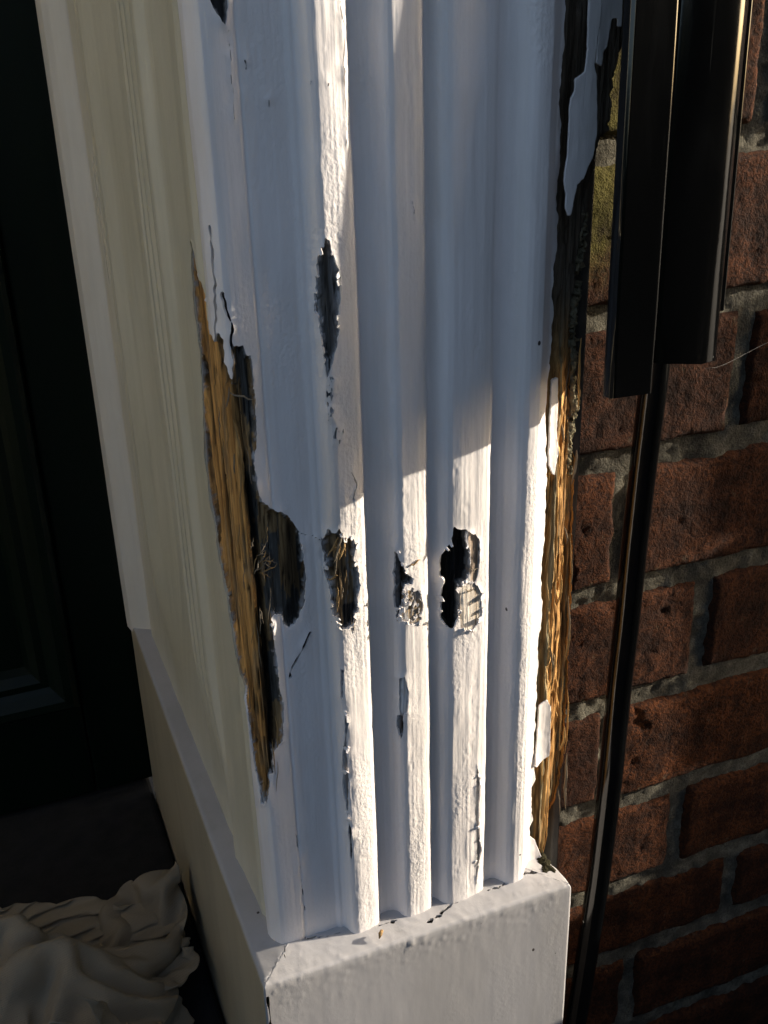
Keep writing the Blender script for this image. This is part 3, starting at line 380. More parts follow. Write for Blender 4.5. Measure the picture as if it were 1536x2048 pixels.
    [(-2909,4469,1909),(-2909,4411,1807),(-2832,4490,1752),(-2829,4512,1648),(-2755,4591,1640),(-2697,4667,1723),(-2699,4639,1602),(-2605,4645,1619),(-2520,4645,1566),(-2472,4627,1466),(-2484,4686,1377),(-2416,4752,1381),(-2415,4802,1446),(-2331,4834,1432),(-2242,4889,1436),(-2139,4863,1436),(-2036,4867,1421),(-1998,4951,1379),(-2048,4920,1278),(-2066,4971,1191),(-2043,5034,1104),(-1989,4981,1023),(-2078,4914,965),(-2001,5000,896),(-1914,5056,882),(-1968,5078,797),(-2016,4979,728),(-2061,4973,638),(-2002,5033,603),(-1912,5088,603),(-1956,5172,557),(-1882,5174,472),(-1930,5223,438),(-1897,5303,397),(-1845,5357,474),(-1809,5450,447),(-1833,5472,336),(-1850,5390,256),(-1837,5446,179),(-1831,5552,178),(-1757,5611,270),(-1777,5706,260),(-1700,5770,221),(-1772,5856,258),(-1722,5943,251),(-1639,5997,289),(-1699,6070,263),(-1671,6163,323),(-1605,6251,318),(-1547,6314,241),(-1556,6350,323),(-1628,6359,430),(-1599,6452,404),(-1522,6447,321),(-1457,6463,232),(-1462,6559,220),(-1454,6673,261),(-1480,6621,143),(-1474,6629,57),(-1472,6758,53)],
    [(-2835,4559,1892),(-2828,4427,1865),(-2827,4390,1757),(-2787,4440,1667),(-2721,4511,1635),(-2690,4577,1752),(-2643,4597,1684),(-2624,4538,1581),(-2575,4552,1497),(-2535,4654,1520),(-2453,4678,1478),(-2358,4682,1415),(-2340,4765,1393),(-2279,4748,1404),(-2290,4840,1363),(-2201,4882,1340),(-2089,4874,1335),(-1988,4881,1318),(-1932,4931,1270),(-1966,4999,1205),(-2036,4939,1133),(-2063,4904,1038),(-2006,4910,932),(-2042,4904,841),(-1921,4963,879),(-1890,5046,823),(-1945,5075,734),(-1970,4986,674),(-1958,4963,564),(-1962,5039,508),(-1908,5100,572),(-1873,5212,577),(-1856,5196,474),(-1847,5223,378),(-1847,5313,366),(-1745,5371,423),(-1737,5465,406),(-1770,5425,313),(-1750,5440,193),(-1762,5510,123),(-1743,5612,149),(-1710,5658,273),(-1713,5753,323),(-1674,5846,286),(-1700,5919,361),(-1630,6007,395),(-1648,6075,340),(-1618,6139,404),(-1568,6160,296),(-1513,6241,259),(-1530,6263,379),(-1538,6333,442),(-1530,6432,457),(-1494,6508,404),(-1452,6548,310),(-1372,6563,231),(-1399,6646,196),(-1451,6729,188),(-1392,6637,109),(-1405,6669,21)],
    [(-2817,4490,1954),(-2756,4521,1850),(-2744,4393,1816),(-2735,4380,1706),(-2676,4439,1638),(-2638,4499,1737),(-2553,4596,1745),(-2552,4598,1651),(-2534,4528,1573),(-2521,4554,1483),(-2436,4594,1513),(-2390,4683,1515),(-2311,4739,1504),(-2216,4747,1511),(-2204,4790,1405),(-2192,4798,1301),(-2164,4890,1261),(-2051,4893,1224),(-1943,4877,1194),(-1890,4964,1189),(-1941,4983,1086),(-1959,4897,1043),(-2003,4827,966),(-2036,4815,848),(-1979,4888,796),(-1936,4975,759),(-1867,5060,772),(-1900,5075,691),(-1882,4990,628),(-1898,4993,510),(-1878,5085,486),(-1799,5138,585),(-1786,5231,545),(-1816,5287,465),(-1824,5227,357),(-1788,5317,322),(-1696,5389,371),(-1691,5480,353),(-1767,5517,291),(-1709,5547,180),(-1637,5619,122),(-1668,5708,183),(-1638,5733,311),(-1655,5814,373),(-1620,5895,276),(-1557,5985,315),(-1549,6090,274),(-1573,6082,396),(-1542,6170,404),(-1475,6176,303),(-1489,6284,287),(-1455,6323,400),(-1469,6423,387),(-1394,6475,421),(-1368,6559,382),(-1378,6630,323),(-1375,6700,255),(-1374,6773,193),(-1412,6750,85),(-1338,6642,65)],
    [(-2781,4399,1958),(-2711,4498,1936),(-2674,4486,1824),(-2676,4367,1779),(-2655,4363,1661),(-2596,4454,1643),(-2522,4511,1723),(-2466,4610,1711),(-2470,4624,1623),(-2454,4524,1567),(-2434,4519,1442),(-2400,4607,1429),(-2306,4629,1516),(-2223,4662,1470),(-2144,4736,1455),(-2091,4788,1390),(-2126,4798,1277),(-2098,4818,1182),(-2039,4859,1128),(-1916,4901,1139),(-1843,4960,1105),(-1866,4949,1004),(-1931,4915,940),(-1954,4801,895),(-1913,4824,783),(-1922,4886,703),(-1849,4965,751),(-1816,5070,733),(-1817,5081,646),(-1824,4985,579),(-1843,5007,464),(-1819,5123,505),(-1716,5179,514),(-1718,5273,506),(-1745,5270,409),(-1765,5238,294),(-1742,5331,272),(-1672,5410,272),(-1688,5505,262),(-1649,5592,270),(-1568,5611,159),(-1558,5714,166),(-1572,5791,236),(-1566,5825,355),(-1607,5909,388),(-1512,5917,284),(-1506,6007,242),(-1481,6067,336),(-1476,6127,439),(-1455,6220,416),(-1407,6224,302),(-1441,6304,297),(-1423,6391,298),(-1401,6477,321),(-1299,6518,340),(-1297,6615,325),(-1291,6701,273),(-1305,6716,168),(-1336,6803,118),(-1304,6730,39)],
    [(-2749,4311,1939),(-2677,4424,1965),(-2615,4480,1885),(-2602,4454,1780),(-2587,4340,1723),(-2553,4374,1634),(-2509,4466,1623),(-2448,4532,1707),(-2380,4607,1672),(-2367,4621,1578),(-2392,4506,1555),(-2375,4518,1434),(-2326,4595,1412),(-2290,4673,1380),(-2202,4703,1371),(-2091,4697,1379),(-2036,4751,1336),(-2008,4802,1257),(-2011,4774,1144),(-1888,4811,1152),(-1813,4876,1109),(-1800,4889,1016),(-1817,4950,940),(-1877,4866,930),(-1874,4921,842),(-1839,4858,737),(-1889,4901,672),(-1806,4980,668),(-1730,5065,692),(-1756,5068,597),(-1754,4988,493),(-1797,5032,432),(-1785,5156,422),(-1679,5205,459),(-1658,5282,425),(-1702,5310,348),(-1700,5264,236),(-1668,5348,191),(-1646,5466,163),(-1614,5492,281),(-1575,5589,247),(-1546,5690,258),(-1477,5763,253),(-1473,5856,296),(-1533,5854,428),(-1534,5959,399),(-1461,5982,300),(-1405,6062,285),(-1443,6147,345),(-1400,6168,446),(-1398,6257,415),(-1359,6295,319),(-1368,6393,333),(-1392,6404,240),(-1337,6479,224),(-1271,6552,257),(-1235,6656,266),(-1231,6749,224),(-1257,6824,158),(-1255,6818,52)],
    [(-2708,4282,1848),(-2650,4320,1959),(-2580,4413,1949),(-2617,4391,1850),(-2531,4419,1779),(-2490,4342,1692),(-2466,4381,1611),(-2405,4449,1678),(-2324,4548,1673),(-2290,4617,1621),(-2305,4547,1546),(-2306,4485,1445),(-2245,4571,1438),(-2294,4587,1346),(-2231,4623,1289),(-2176,4708,1279),(-2075,4739,1237),(-1984,4695,1265),(-1919,4774,1224),(-1840,4747,1176),(-1837,4789,1072),(-1868,4811,982),(-1784,4850,927),(-1812,4838,835),(-1750,4909,836),(-1794,4964,775),(-1808,4867,694),(-1793,4906,607),(-1695,4973,659),(-1665,5070,638),(-1731,5086,544),(-1708,5015,448),(-1720,5050,362),(-1750,5150,358),(-1666,5226,322),(-1620,5301,404),(-1608,5281,287),(-1605,5361,282),(-1576,5448,196),(-1539,5536,203),(-1536,5543,334),(-1594,5642,347),(-1546,5730,351),(-1426,5785,343),(-1469,5874,363),(-1477,5919,462),(-1484,6022,409),(-1368,6020,359),(-1361,6084,300),(-1360,6181,337),(-1326,6233,443),(-1365,6332,430),(-1311,6328,334),(-1324,6353,230),(-1298,6417,172),(-1276,6500,156),(-1265,6597,180),(-1233,6680,143),(-1228,6757,72),(-1182,6841,127)],
    [(-2682,4205,1880),(-2609,4292,1862),(-2529,4329,1957),(-2529,4394,1872),(-2509,4325,1782),(-2434,4390,1748),(-2393,4340,1664),(-2330,4384,1622),(-2294,4473,1607),(-2252,4567,1535),(-2291,4448,1541),(-2258,4427,1458),(-2219,4493,1410),(-2223,4591,1422),(-2172,4566,1340),(-2145,4613,1262),(-2143,4671,1183),(-2046,4688,1157),(-1935,4683,1226),(-1930,4749,1122),(-1936,4734,1024),(-1931,4725,932),(-1858,4776,871),(-1790,4723,805),(-1757,4808,773),(-1710,4917,822),(-1726,4969,751),(-1722,4867,666),(-1728,4893,572),(-1679,4988,560),(-1639,5082,555),(-1640,5123,468),(-1717,5097,452),(-1653,5089,363),(-1654,5137,287),(-1582,5202,388),(-1549,5308,380),(-1508,5338,303),(-1555,5443,312),(-1477,5476,204),(-1462,5560,247),(-1530,5585,367),(-1535,5676,424),(-1503,5784,432),(-1400,5820,381),(-1438,5934,371),(-1479,5964,478),(-1430,6055,436),(-1329,6047,367),(-1282,6125,317),(-1299,6220,325),(-1282,6308,425),(-1294,6402,413),(-1260,6396,316),(-1223,6423,224),(-1182,6483,154),(-1208,6562,101),(-1162,6643,150),(-1218,6657,75),(-1159,6759,55)],
    [(-2654,4224,1986),(-2580,4207,1871),(-2499,4289,1858),(-2460,4391,1932),(-2438,4403,1820),(-2410,4308,1756),(-2360,4403,1729),(-2309,4453,1687),(-2230,4433,1652),(-2216,4550,1623),(-2182,4448,1565),(-2168,4445,1475),(-2136,4508,1408),(-2146,4599,1483),(-2104,4614,1387),(-2041,4644,1297),(-2088,4591,1229),(-2040,4593,1143),(-1985,4662,1111),(-1887,4658,1091),(-1919,4647,994),(-1879,4647,912),(-1827,4723,962),(-1730,4722,889),(-1663,4754,806),(-1712,4813,737),(-1643,4919,799),(-1648,4979,724),(-1633,4875,663),(-1633,4895,571),(-1567,4997,539),(-1638,5022,481),(-1609,5116,524),(-1574,5137,421),(-1559,5092,323),(-1560,5182,291),(-1480,5263,337),(-1515,5280,213),(-1520,5383,211),(-1511,5455,300),(-1406,5512,294),(-1444,5613,287),(-1459,5701,341),(-1446,5705,466),(-1441,5819,471),(-1354,5898,386),(-1398,5952,487),(-1414,6040,534),(-1365,6100,464),(-1292,6151,403),(-1232,6172,323),(-1256,6272,314),(-1219,6359,411),(-1214,6449,387),(-1207,6506,315),(-1186,6569,241),(-1115,6575,156),(-1084,6622,98),(-1132,6674,54),(-1166,6693,-23)],
    [(-2588,4199,2035),(-2526,4211,1949),(-2433,4223,1861),(-2427,4303,1944),(-2383,4402,1889),(-2341,4318,1803),(-2313,4323,1714),(-2276,4432,1752),(-2229,4521,1728),(-2182,4583,1680),(-2169,4560,1592),(-2103,4493,1549),(-2067,4502,1444),(-2056,4608,1490),(-2012,4682,1439),(-2064,4567,1364),(-2004,4548,1271),(-1959,4538,1174),(-1907,4623,1173),(-1857,4549,1112),(-1819,4597,1017),(-1776,4645,932),(-1717,4736,1006),(-1669,4819,960),(-1704,4873,878),(-1615,4836,797),(-1559,4857,729),(-1553,4976,767),(-1566,5000,672),(-1532,4895,634),(-1599,4879,561),(-1570,4944,468),(-1578,5038,422),(-1512,5098,499),(-1500,5141,416),(-1478,5105,293),(-1489,5190,233),(-1442,5283,261),(-1432,5390,227),(-1451,5406,361),(-1487,5495,397),(-1437,5615,385),(-1373,5684,302),(-1356,5701,421),(-1378,5768,512),(-1357,5875,497),(-1337,5970,405),(-1330,6008,536),(-1304,6107,538),(-1271,6204,512),(-1239,6222,410),(-1169,6216,322),(-1190,6304,297),(-1155,6404,292),(-1118,6494,323),(-1121,6582,315),(-1113,6648,247),(-1081,6714,181),(-1070,6766,97),(-1073,6671,30)],
    [(-2501,4187,2063),(-2464,4152,1967),(-2377,4234,1933),(-2331,4323,1908),(-2330,4415,1949),(-2315,4420,1832),(-2248,4323,1788),(-2234,4339,1698),(-2188,4433,1727),(-2119,4522,1710),(-2103,4590,1648),(-2080,4599,1569),(-2013,4521,1537),(-2012,4538,1414),(-1921,4644,1399),(-1954,4621,1314),(-1916,4492,1299),(-1886,4489,1207),(-1817,4599,1225),(-1822,4672,1152),(-1736,4701,1081),(-1718,4594,1030),(-1677,4638,924),(-1631,4721,864),(-1592,4810,931),(-1532,4862,882),(-1477,4888,807),(-1446,4959,749),(-1467,4963,655),(-1468,4982,550),(-1498,4893,490),(-1571,4856,410),(-1550,4949,373),(-1477,5038,415),(-1424,5115,468),(-1411,5145,376),(-1414,5137,250),(-1394,5240,209),(-1368,5340,234),(-1350,5426,317),(-1378,5509,384),(-1397,5589,454),(-1313,5639,346),(-1289,5742,347),(-1318,5809,429),(-1280,5853,534),(-1269,5904,406),(-1268,5990,435),(-1272,6076,420),(-1210,6150,434),(-1172,6248,476),(-1159,6287,395),(-1120,6271,298),(-1092,6343,252),(-1107,6426,212),(-1097,6525,225),(-1027,6597,251),(-999,6687,220),(-989,6760,162),(-1021,6775,55)],
    [(-2433,4266,2060),(-2379,4160,2007),(-2332,4162,1892),(-2278,4265,1916),(-2264,4353,1961),(-2260,4438,1917),(-2221,4428,1815),(-2161,4337,1766),(-2138,4349,1672),(-2131,4439,1623),(-2041,4501,1655),(-2013,4604,1642),(-1980,4627,1554),(-1948,4520,1492),(-1903,4527,1397),(-1851,4631,1335),(-1803,4519,1303),(-1777,4435,1227),(-1810,4483,1134),(-1734,4601,1155),(-1686,4688,1180),(-1650,4722,1084),(-1612,4738,981),(-1555,4649,939),(-1536,4696,857),(-1527,4761,782),(-1491,4795,715),(-1392,4847,742),(-1363,4903,662),(-1438,4861,595),(-1519,4810,572),(-1475,4837,485),(-1454,4865,385),(-1435,4947,457),(-1375,5036,430),(-1425,5044,325),(-1346,5126,346),(-1410,5219,318),(-1346,5302,336),(-1418,5351,380),(-1384,5452,445),(-1311,5524,475),(-1254,5615,404),(-1216,5712,390),(-1249,5824,377),(-1215,5819,497),(-1294,5920,514),(-1198,5984,473),(-1191,6038,394),(-1132,6107,393),(-1121,6204,386),(-1051,6308,382),(-1147,6356,391),(-1120,6428,346),(-1028,6411,282),(-1029,6454,173),(-1036,6540,144),(-970,6604,149),(-988,6684,65),(-929,6775,65)],
    [(-2373,4242,2119),(-2353,4267,2025),(-2285,4178,1969),(-2221,4197,1876),(-2218,4316,1872),(-2183,4386,1939),(-2184,4468,1887),(-2126,4438,1796),(-2061,4366,1733),(-2064,4365,1625),(-2032,4439,1571),(-1945,4507,1612),(-1873,4599,1601),(-1910,4640,1512),(-1834,4622,1428),(-1753,4650,1356),(-1735,4608,1256),(-1671,4490,1240),(-1692,4549,1142),(-1649,4486,1072),(-1647,4624,1093),(-1552,4654,1040),(-1546,4739,1094),(-1500,4774,1002),(-1440,4788,899),(-1434,4695,847),(-1425,4689,744),(-1434,4737,666),(-1329,4776,646),(-1349,4789,553),(-1454,4718,566),(-1491,4731,479),(-1407,4804,456),(-1346,4883,466),(-1369,4942,377),(-1350,4987,280),(-1294,5085,243),(-1281,5200,285),(-1374,5241,399),(-1383,5316,468),(-1406,5410,529),(-1392,5539,535),(-1291,5610,495),(-1257,5714,474),(-1175,5751,406),(-1163,5863,422),(-1213,5918,551),(-1247,6017,576),(-1226,6087,504),(-1103,6108,498),(-1057,6139,400),(-1049,6214,335),(-1048,6343,349),(-1025,6432,386),(-1031,6511,343),(-996,6511,241),(-971,6484,138),(-945,6539,68),(-903,6644,103),(-857,6713,50)],
    [(-2325,4142,2087),(-2291,4259,2094),(-2252,4281,2006),(-2176,4197,1951),(-2157,4233,1864),(-2134,4336,1855),(-2101,4433,1896),(-2090,4513,1834),(-2048,4490,1747),(-1984,4395,1691),(-1958,4374,1595),(-1881,4435,1536),(-1864,4537,1484),(-1785,4606,1549),(-1718,4609,1458),(-1754,4514,1366),(-1651,4589,1342),(-1618,4629,1258),(-1587,4501,1197),(-1529,4495,1100),(-1542,4602,1171),(-1453,4611,1091),(-1436,4703,1110),(-1419,4689,1023),(-1325,4738,963),(-1300,4757,868),(-1286,4755,771),(-1349,4683,727),(-1373,4648,632),(-1278,4710,600),(-1340,4665,532),(-1416,4651,446),(-1372,4729,398),(-1303,4802,459),(-1297,4859,364),(-1269,4952,340),(-1273,5060,326),(-1200,5171,308),(-1262,5284,325),(-1263,5351,456),(-1300,5428,527),(-1335,5526,604),(-1362,5650,554),(-1236,5694,553),(-1136,5736,491),(-1083,5830,453),(-1147,5946,455),(-1155,6010,581),(-1199,6101,589),(-1180,6196,530),(-1060,6209,493),(-993,6221,411),(-971,6271,319),(-964,6370,295),(-935,6479,361),(-915,6558,310),(-913,6502,210),(-896,6477,103),(-839,6568,70),(-794,6661,91)],
    [(-2258,4111,2023),(-2228,4185,2112),(-2198,4284,2089),(-2175,4303,2002),(-2130,4304,1927),(-2060,4279,1884),(-2056,4341,1826),(-2013,4460,1870),(-1973,4428,1771),(-1944,4508,1720),(-1878,4417,1660),(-1837,4504,1607),(-1805,4436,1525),(-1710,4490,1549),(-1743,4483,1447),(-1661,4423,1383),(-1614,4466,1280),(-1561,4562,1344),(-1488,4540,1256),(-1419,4541,1156),(-1412,4647,1234),(-1337,4679,1158),(-1316,4645,1039),(-1388,4568,976),(-1397,4613,886),(-1282,4606,843),(-1208,4654,786),(-1220,4647,692),(-1308,4565,696),(-1291,4578,591),(-1242,4618,510),(-1330,4587,441),(-1315,4659,356),(-1255,4710,446),(-1262,4825,458),(-1273,4934,448),(-1282,5048,452),(-1281,5159,403),(-1182,5273,360),(-1200,5396,379),(-1237,5494,457),(-1230,5553,581),(-1305,5657,630),(-1287,5772,602),(-1150,5774,582),(-1051,5845,545),(-1051,5920,450),(-1092,6031,473),(-1121,6095,585),(-1141,6192,609),(-1086,6280,558),(-1045,6324,475),(-946,6328,412),(-888,6340,329),(-918,6401,258),(-868,6492,254),(-828,6581,243),(-817,6487,165),(-775,6483,66),(-746,6590,47)],
    [(-2226,4074,2095),(-2180,4123,2038),(-2147,4212,2030),(-2098,4311,2057),(-2109,4383,1995),(-2047,4392,1933),(-1984,4292,1887),(-1964,4344,1812),(-1921,4472,1847),(-1865,4539,1799),(-1834,4538,1710),(-1795,4430,1658),(-1737,4358,1575),(-1667,4375,1505),(-1627,4496,1512),(-1580,4527,1418),(-1555,4408,1381),(-1544,4426,1266),(-1479,4424,1177),(-1408,4472,1255),(-1329,4524,1200),(-1319,4558,1105),(-1239,4538,1041),(-1238,4572,945),(-1324,4505,890),(-1329,4492,789),(-1208,4507,793),(-1142,4560,733),(-1211,4491,690),(-1267,4469,606),(-1250,4497,507),(-1250,4515,405),(-1228,4603,359),(-1198,4718,346),(-1185,4795,445),(-1190,4921,441),(-1204,5040,434),(-1198,5141,401),(-1257,5229,465),(-1168,5350,462),(-1154,5488,459),(-1176,5606,506),(-1195,5656,641),(-1263,5767,687),(-1219,5846,597),(-1122,5911,540),(-993,5924,517),(-995,6022,471),(-1037,6102,550),(-1050,6219,627),(-1016,6208,514),(-963,6304,523),(-955,6399,498),(-922,6434,407),(-861,6447,331),(-790,6451,265),(-746,6535,238),(-789,6600,161),(-719,6506,146),(-689,6488,50)],
    [(-2229,4137,2187),(-2142,4118,2117),(-2081,4155,2047),(-2085,4213,1978),(-2038,4305,2010),(-1997,4407,2009),(-1943,4412,1921),(-1876,4312,1857),(-1900,4359,1763),(-1807,4429,1788),(-1740,4499,1758),(-1727,4531,1648),(-1646,4443,1624),(-1576,4370,1568),(-1556,4393,1467),(-1463,4495,1466),(-1457,4498,1353),(-1427,4387,1324),(-1380,4331,1225),(-1397,4406,1134),(-1283,4427,1131),(-1336,4428,1052),(-1281,4414,963),(-1175,4473,966),(-1185,4480,875),(-1259,4398,838),(-1229,4400,745),(-1124,4439,766),(-1098,4469,677),(-1179,4404,619),(-1187,4420,532),(-1177,4456,418),(-1142,4555,377),(-1095,4668,336),(-1128,4783,350),(-1177,4888,333),(-1144,5031,327),(-1149,5096,461),(-1196,5200,525),(-1235,5320,550),(-1205,5453,554),(-1114,5576,577),(-1132,5701,573),(-1153,5759,704),(-1198,5890,699),(-1088,5921,644),(-972,5996,583),(-907,6030,495),(-955,6139,506),(-965,6254,603),(-914,6214,515),(-893,6256,426),(-864,6333,501),(-854,6433,475),(-852,6509,421),(-812,6542,347),(-761,6613,307),(-729,6651,215),(-683,6610,130),(-630,6510,117)],
    [(-2155,4127,2214),(-2138,4216,2185),(-2084,4262,2116),(-2016,4183,2035),(-1969,4231,1964),(-1941,4316,2039),(-1882,4401,1998),(-1862,4446,1906),(-1810,4335,1831),(-1773,4331,1728),(-1704,4380,1669),(-1636,4492,1731),(-1543,4513,1660),(-1478,4485,1555),(-1484,4348,1551),(-1487,4353,1433),(-1376,4425,1440),(-1312,4432,1348),(-1277,4446,1240),(-1313,4317,1182),(-1293,4294,1080),(-1209,4389,1106),(-1153,4396,1027),(-1075,4398,952),(-1085,4393,859),(-1171,4309,852),(-1198,4287,762),(-1139,4336,695),(-1040,4384,727),(-1058,4396,613),(-1081,4397,524),(-1129,4497,507),(-1048,4527,414),(-1020,4641,388),(-1031,4772,354),(-1079,4875,330),(-1050,5007,333),(-1083,5146,367),(-1128,5254,440),(-1152,5310,587),(-1200,5424,649),(-1186,5579,663),(-1074,5675,649),(-1062,5805,653),(-1103,5903,744),(-1063,6013,728),(-1028,6094,629),(-908,6052,595),(-842,6134,537),(-882,6227,669),(-901,6288,590),(-831,6230,493),(-833,6276,405),(-816,6373,370),(-769,6458,430),(-737,6465,329),(-682,6551,322),(-658,6635,283),(-604,6656,188),(-599,6609,86)],
    [(-2102,4045,2142),(-2065,4147,2182),(-2032,4240,2179),(-1988,4284,2102),(-1911,4196,2039),(-1898,4241,1948),(-1823,4310,1925),(-1788,4428,1974),(-1748,4456,1870),(-1711,4328,1826),(-1671,4293,1736),(-1569,4363,1715),(-1464,4424,1694),(-1369,4445,1626),(-1348,4402,1515),(-1397,4271,1466),(-1395,4293,1357),(-1309,4307,1270),(-1209,4367,1298),(-1171,4356,1204),(-1221,4242,1174),(-1203,4248,1062),(-1100,4284,1036),(-1126,4276,949),(-1026,4319,942),(-1057,4264,863),(-1128,4205,791),(-1109,4229,695),(-1040,4293,648),(-985,4343,579),(-980,4425,503),(-1057,4506,546),(-1093,4598,483),(-970,4652,477),(-1068,4745,455),(-1098,4875,437),(-1041,5007,435),(-1012,5154,421),(-1037,5304,424),(-1096,5385,521),(-1100,5426,680),(-1133,5548,742),(-1094,5690,753),(-1031,5828,741),(-1011,5924,659),(-934,5977,731),(-993,6108,743),(-911,6156,674),(-803,6072,618),(-876,6169,598),(-807,6237,602),(-857,6323,585),(-797,6287,505),(-752,6321,425),(-762,6377,344),(-710,6394,267),(-686,6471,226),(-620,6543,217),(-539,6626,222),(-526,6651,119)],
    [(-2064,4063,2217),(-2003,4063,2137),(-1972,4167,2113),(-1932,4254,2177),(-1872,4301,2108),(-1815,4222,2006),(-1771,4322,2003),(-1732,4319,1911),(-1661,4431,1935),(-1620,4425,1810),(-1590,4283,1811),(-1524,4259,1711),(-1430,4288,1650),(-1317,4341,1609),(-1325,4285,1515),(-1288,4375,1437),(-1278,4248,1392),(-1237,4195,1291),(-1140,4260,1304),(-1109,4253,1206),(-1101,4249,1112),(-1169,4142,1113),(-1152,4152,1014),(-1109,4148,932),(-1027,4210,909),(-963,4244,832),(-1038,4151,810),(-1025,4166,712),(-974,4255,681),(-922,4344,634),(-925,4448,573),(-969,4559,542),(-1095,4622,560),(-960,4683,552),(-971,4766,452),(-1043,4875,515),(-1083,5011,534),(-1090,5151,502),(-972,5275,496),(-1002,5412,553),(-1086,5497,585),(-1016,5558,709),(-986,5681,743),(-935,5814,730),(-915,5924,616),(-881,6014,625),(-924,6004,755),(-905,6142,788),(-896,6087,690),(-801,6132,642),(-767,6232,685),(-772,6288,601),(-758,6375,571),(-729,6426,498),(-712,6471,411),(-656,6410,351),(-619,6441,257),(-578,6466,171),(-533,6546,134),(-448,6628,122)],
    [(-2037,4166,2257),(-1960,4074,2221),(-1904,4083,2137),(-1864,4190,2117),(-1804,4270,2174),(-1777,4328,2091),(-1715,4240,1996),(-1640,4260,1913),(-1563,4352,1944),(-1503,4414,1832),(-1467,4285,1829),(-1436,4192,1745),(-1357,4184,1656),(-1301,4207,1562),(-1237,4346,1561),(-1175,4367,1446),(-1141,4269,1389),(-1195,4150,1419),(-1162,4130,1296),(-1128,4128,1194),(-1053,4216,1209),(-1050,4121,1141),(-1085,4067,1053),(-1042,4084,970),(-986,4096,898),(-894,4175,864),(-947,4097,815),(-933,4135,723),(-927,4244,762),(-966,4346,740),(-968,4446,671),(-987,4568,635),(-1090,4652,647),(-1029,4755,573),(-905,4787,480),(-980,4909,421),(-991,5029,545),(-1054,5156,602),(-938,5268,599),(-1022,5397,673),(-987,5513,582),(-1016,5630,611),(-907,5703,658),(-927,5832,625),(-900,5898,739),(-819,5923,633),(-817,6028,682),(-861,6035,805),(-824,6142,763),(-725,6131,700),(-747,6144,585),(-743,6198,507),(-693,6285,547),(-655,6374,506),(-628,6465,483),(-614,6507,406),(-594,6543,315),(-518,6511,243),(-474,6485,155),(-472,6528,71)],
    [(-1989,4189,2334),(-1935,4189,2242),(-1854,4086,2210),(-1800,4100,2126),(-1761,4207,2092),(-1719,4301,2168),(-1662,4337,2075),(-1589,4241,2014),(-1524,4257,1914),(-1422,4362,1900),(-1383,4353,1771),(-1326,4212,1782),(-1283,4266,1673),(-1219,4176,1641),(-1186,4244,1534),(-1079,4314,1484),(-1130,4203,1482),(-1083,4118,1430),(-1067,4075,1335),(-1038,4152,1260),(-951,4198,1194),(-957,4192,1103),(-989,4059,1102),(-977,4133,1033),(-959,4198,953),(-901,4079,916),(-853,4052,825),(-826,4128,746),(-826,4225,709),(-880,4329,767),(-916,4441,751),(-1014,4524,730),(-1036,4650,733),(-965,4759,638),(-897,4864,549),(-902,4953,413),(-944,5092,456),(-953,5154,632),(-919,5298,713),(-938,5419,605),(-935,5549,679),(-938,5620,540),(-913,5765,539),(-849,5773,678),(-807,5838,775),(-818,5961,755),(-734,6020,721),(-765,6059,841),(-759,6178,826),(-699,6221,749),(-688,6231,633),(-650,6181,546),(-654,6223,456),(-670,6300,400),(-588,6372,439),(-537,6476,437),(-503,6544,380),(-461,6582,295),(-417,6582,189),(-378,6524,103)],
    [(-1978,4082,2321),(-1897,4170,2325),(-1832,4199,2226),(-1736,4115,2182),(-1673,4152,2098),(-1630,4255,2183),(-1585,4355,2123),(-1526,4351,2012),(-1463,4226,2000),(-1377,4241,1905),(-1297,4361,1849),(-1285,4336,1729),(-1193,4224,1755),(-1144,4255,1657),(-1123,4157,1577),(-1028,4264,1575),(-1050,4273,1448),(-1025,4212,1361),(-976,4102,1359),(-993,4058,1283),(-944,4073,1201),(-885,4165,1127),(-891,4049,1090),(-894,4068,999),(-918,4187,1034),(-863,4170,931),(-802,4073,895),(-799,4149,839),(-770,4257,774),(-788,4333,698),(-860,4439,654),(-931,4537,753),(-955,4681,761),(-876,4714,604),(-820,4811,488),(-876,4983,527),(-854,5134,510),(-858,5172,677),(-825,5333,692),(-842,5471,568),(-837,5604,632),(-847,5670,499),(-828,5809,509),(-767,5861,618),(-719,5883,746),(-762,5925,839),(-683,5972,772),(-678,6066,788),(-676,6169,838),(-624,6171,754),(-606,6246,703),(-633,6280,623),(-611,6295,520),(-595,6272,421),(-628,6327,352),(-562,6427,343),(-464,6455,357),(-402,6531,336),(-346,6575,267),(-299,6551,155)],
    [(-1917,4034,2359),(-1826,4078,2308),(-1793,4197,2325),(-1712,4215,2252),(-1636,4120,2173),(-1594,4186,2087),(-1516,4286,2134),(-1441,4353,2063),(-1370,4238,2034),(-1278,4237,1947),(-1236,4247,1844),(-1205,4388,1766),(-1102,4296,1771),(-1119,4175,1723),(-1067,4107,1649),(-1042,4163,1513),(-957,4255,1493),(-924,4251,1395),(-925,4201,1302),(-917,4092,1321),(-872,4047,1256),(-866,4055,1158),(-802,4038,1068),(-806,4091,1012),(-840,4184,1079),(-803,4206,964),(-734,4121,928),(-739,4188,841),(-833,4296,863),(-794,4385,777),(-778,4480,686),(-892,4586,651),(-866,4691,772),(-880,4816,664),(-762,4858,545),(-790,4986,433),(-796,5092,579),(-854,5245,575),(-740,5348,626),(-795,5469,702),(-745,5559,565),(-803,5699,600),(-718,5815,557),(-721,5779,696),(-707,5813,818),(-700,5895,898),(-689,6008,884),(-605,6088,885),(-642,6076,792),(-685,6088,672),(-657,6171,637),(-557,6230,629),(-543,6319,588),(-543,6357,501),(-538,6294,393),(-572,6333,294),(-533,6417,252),(-427,6471,243),(-324,6481,292),(-253,6548,262)],
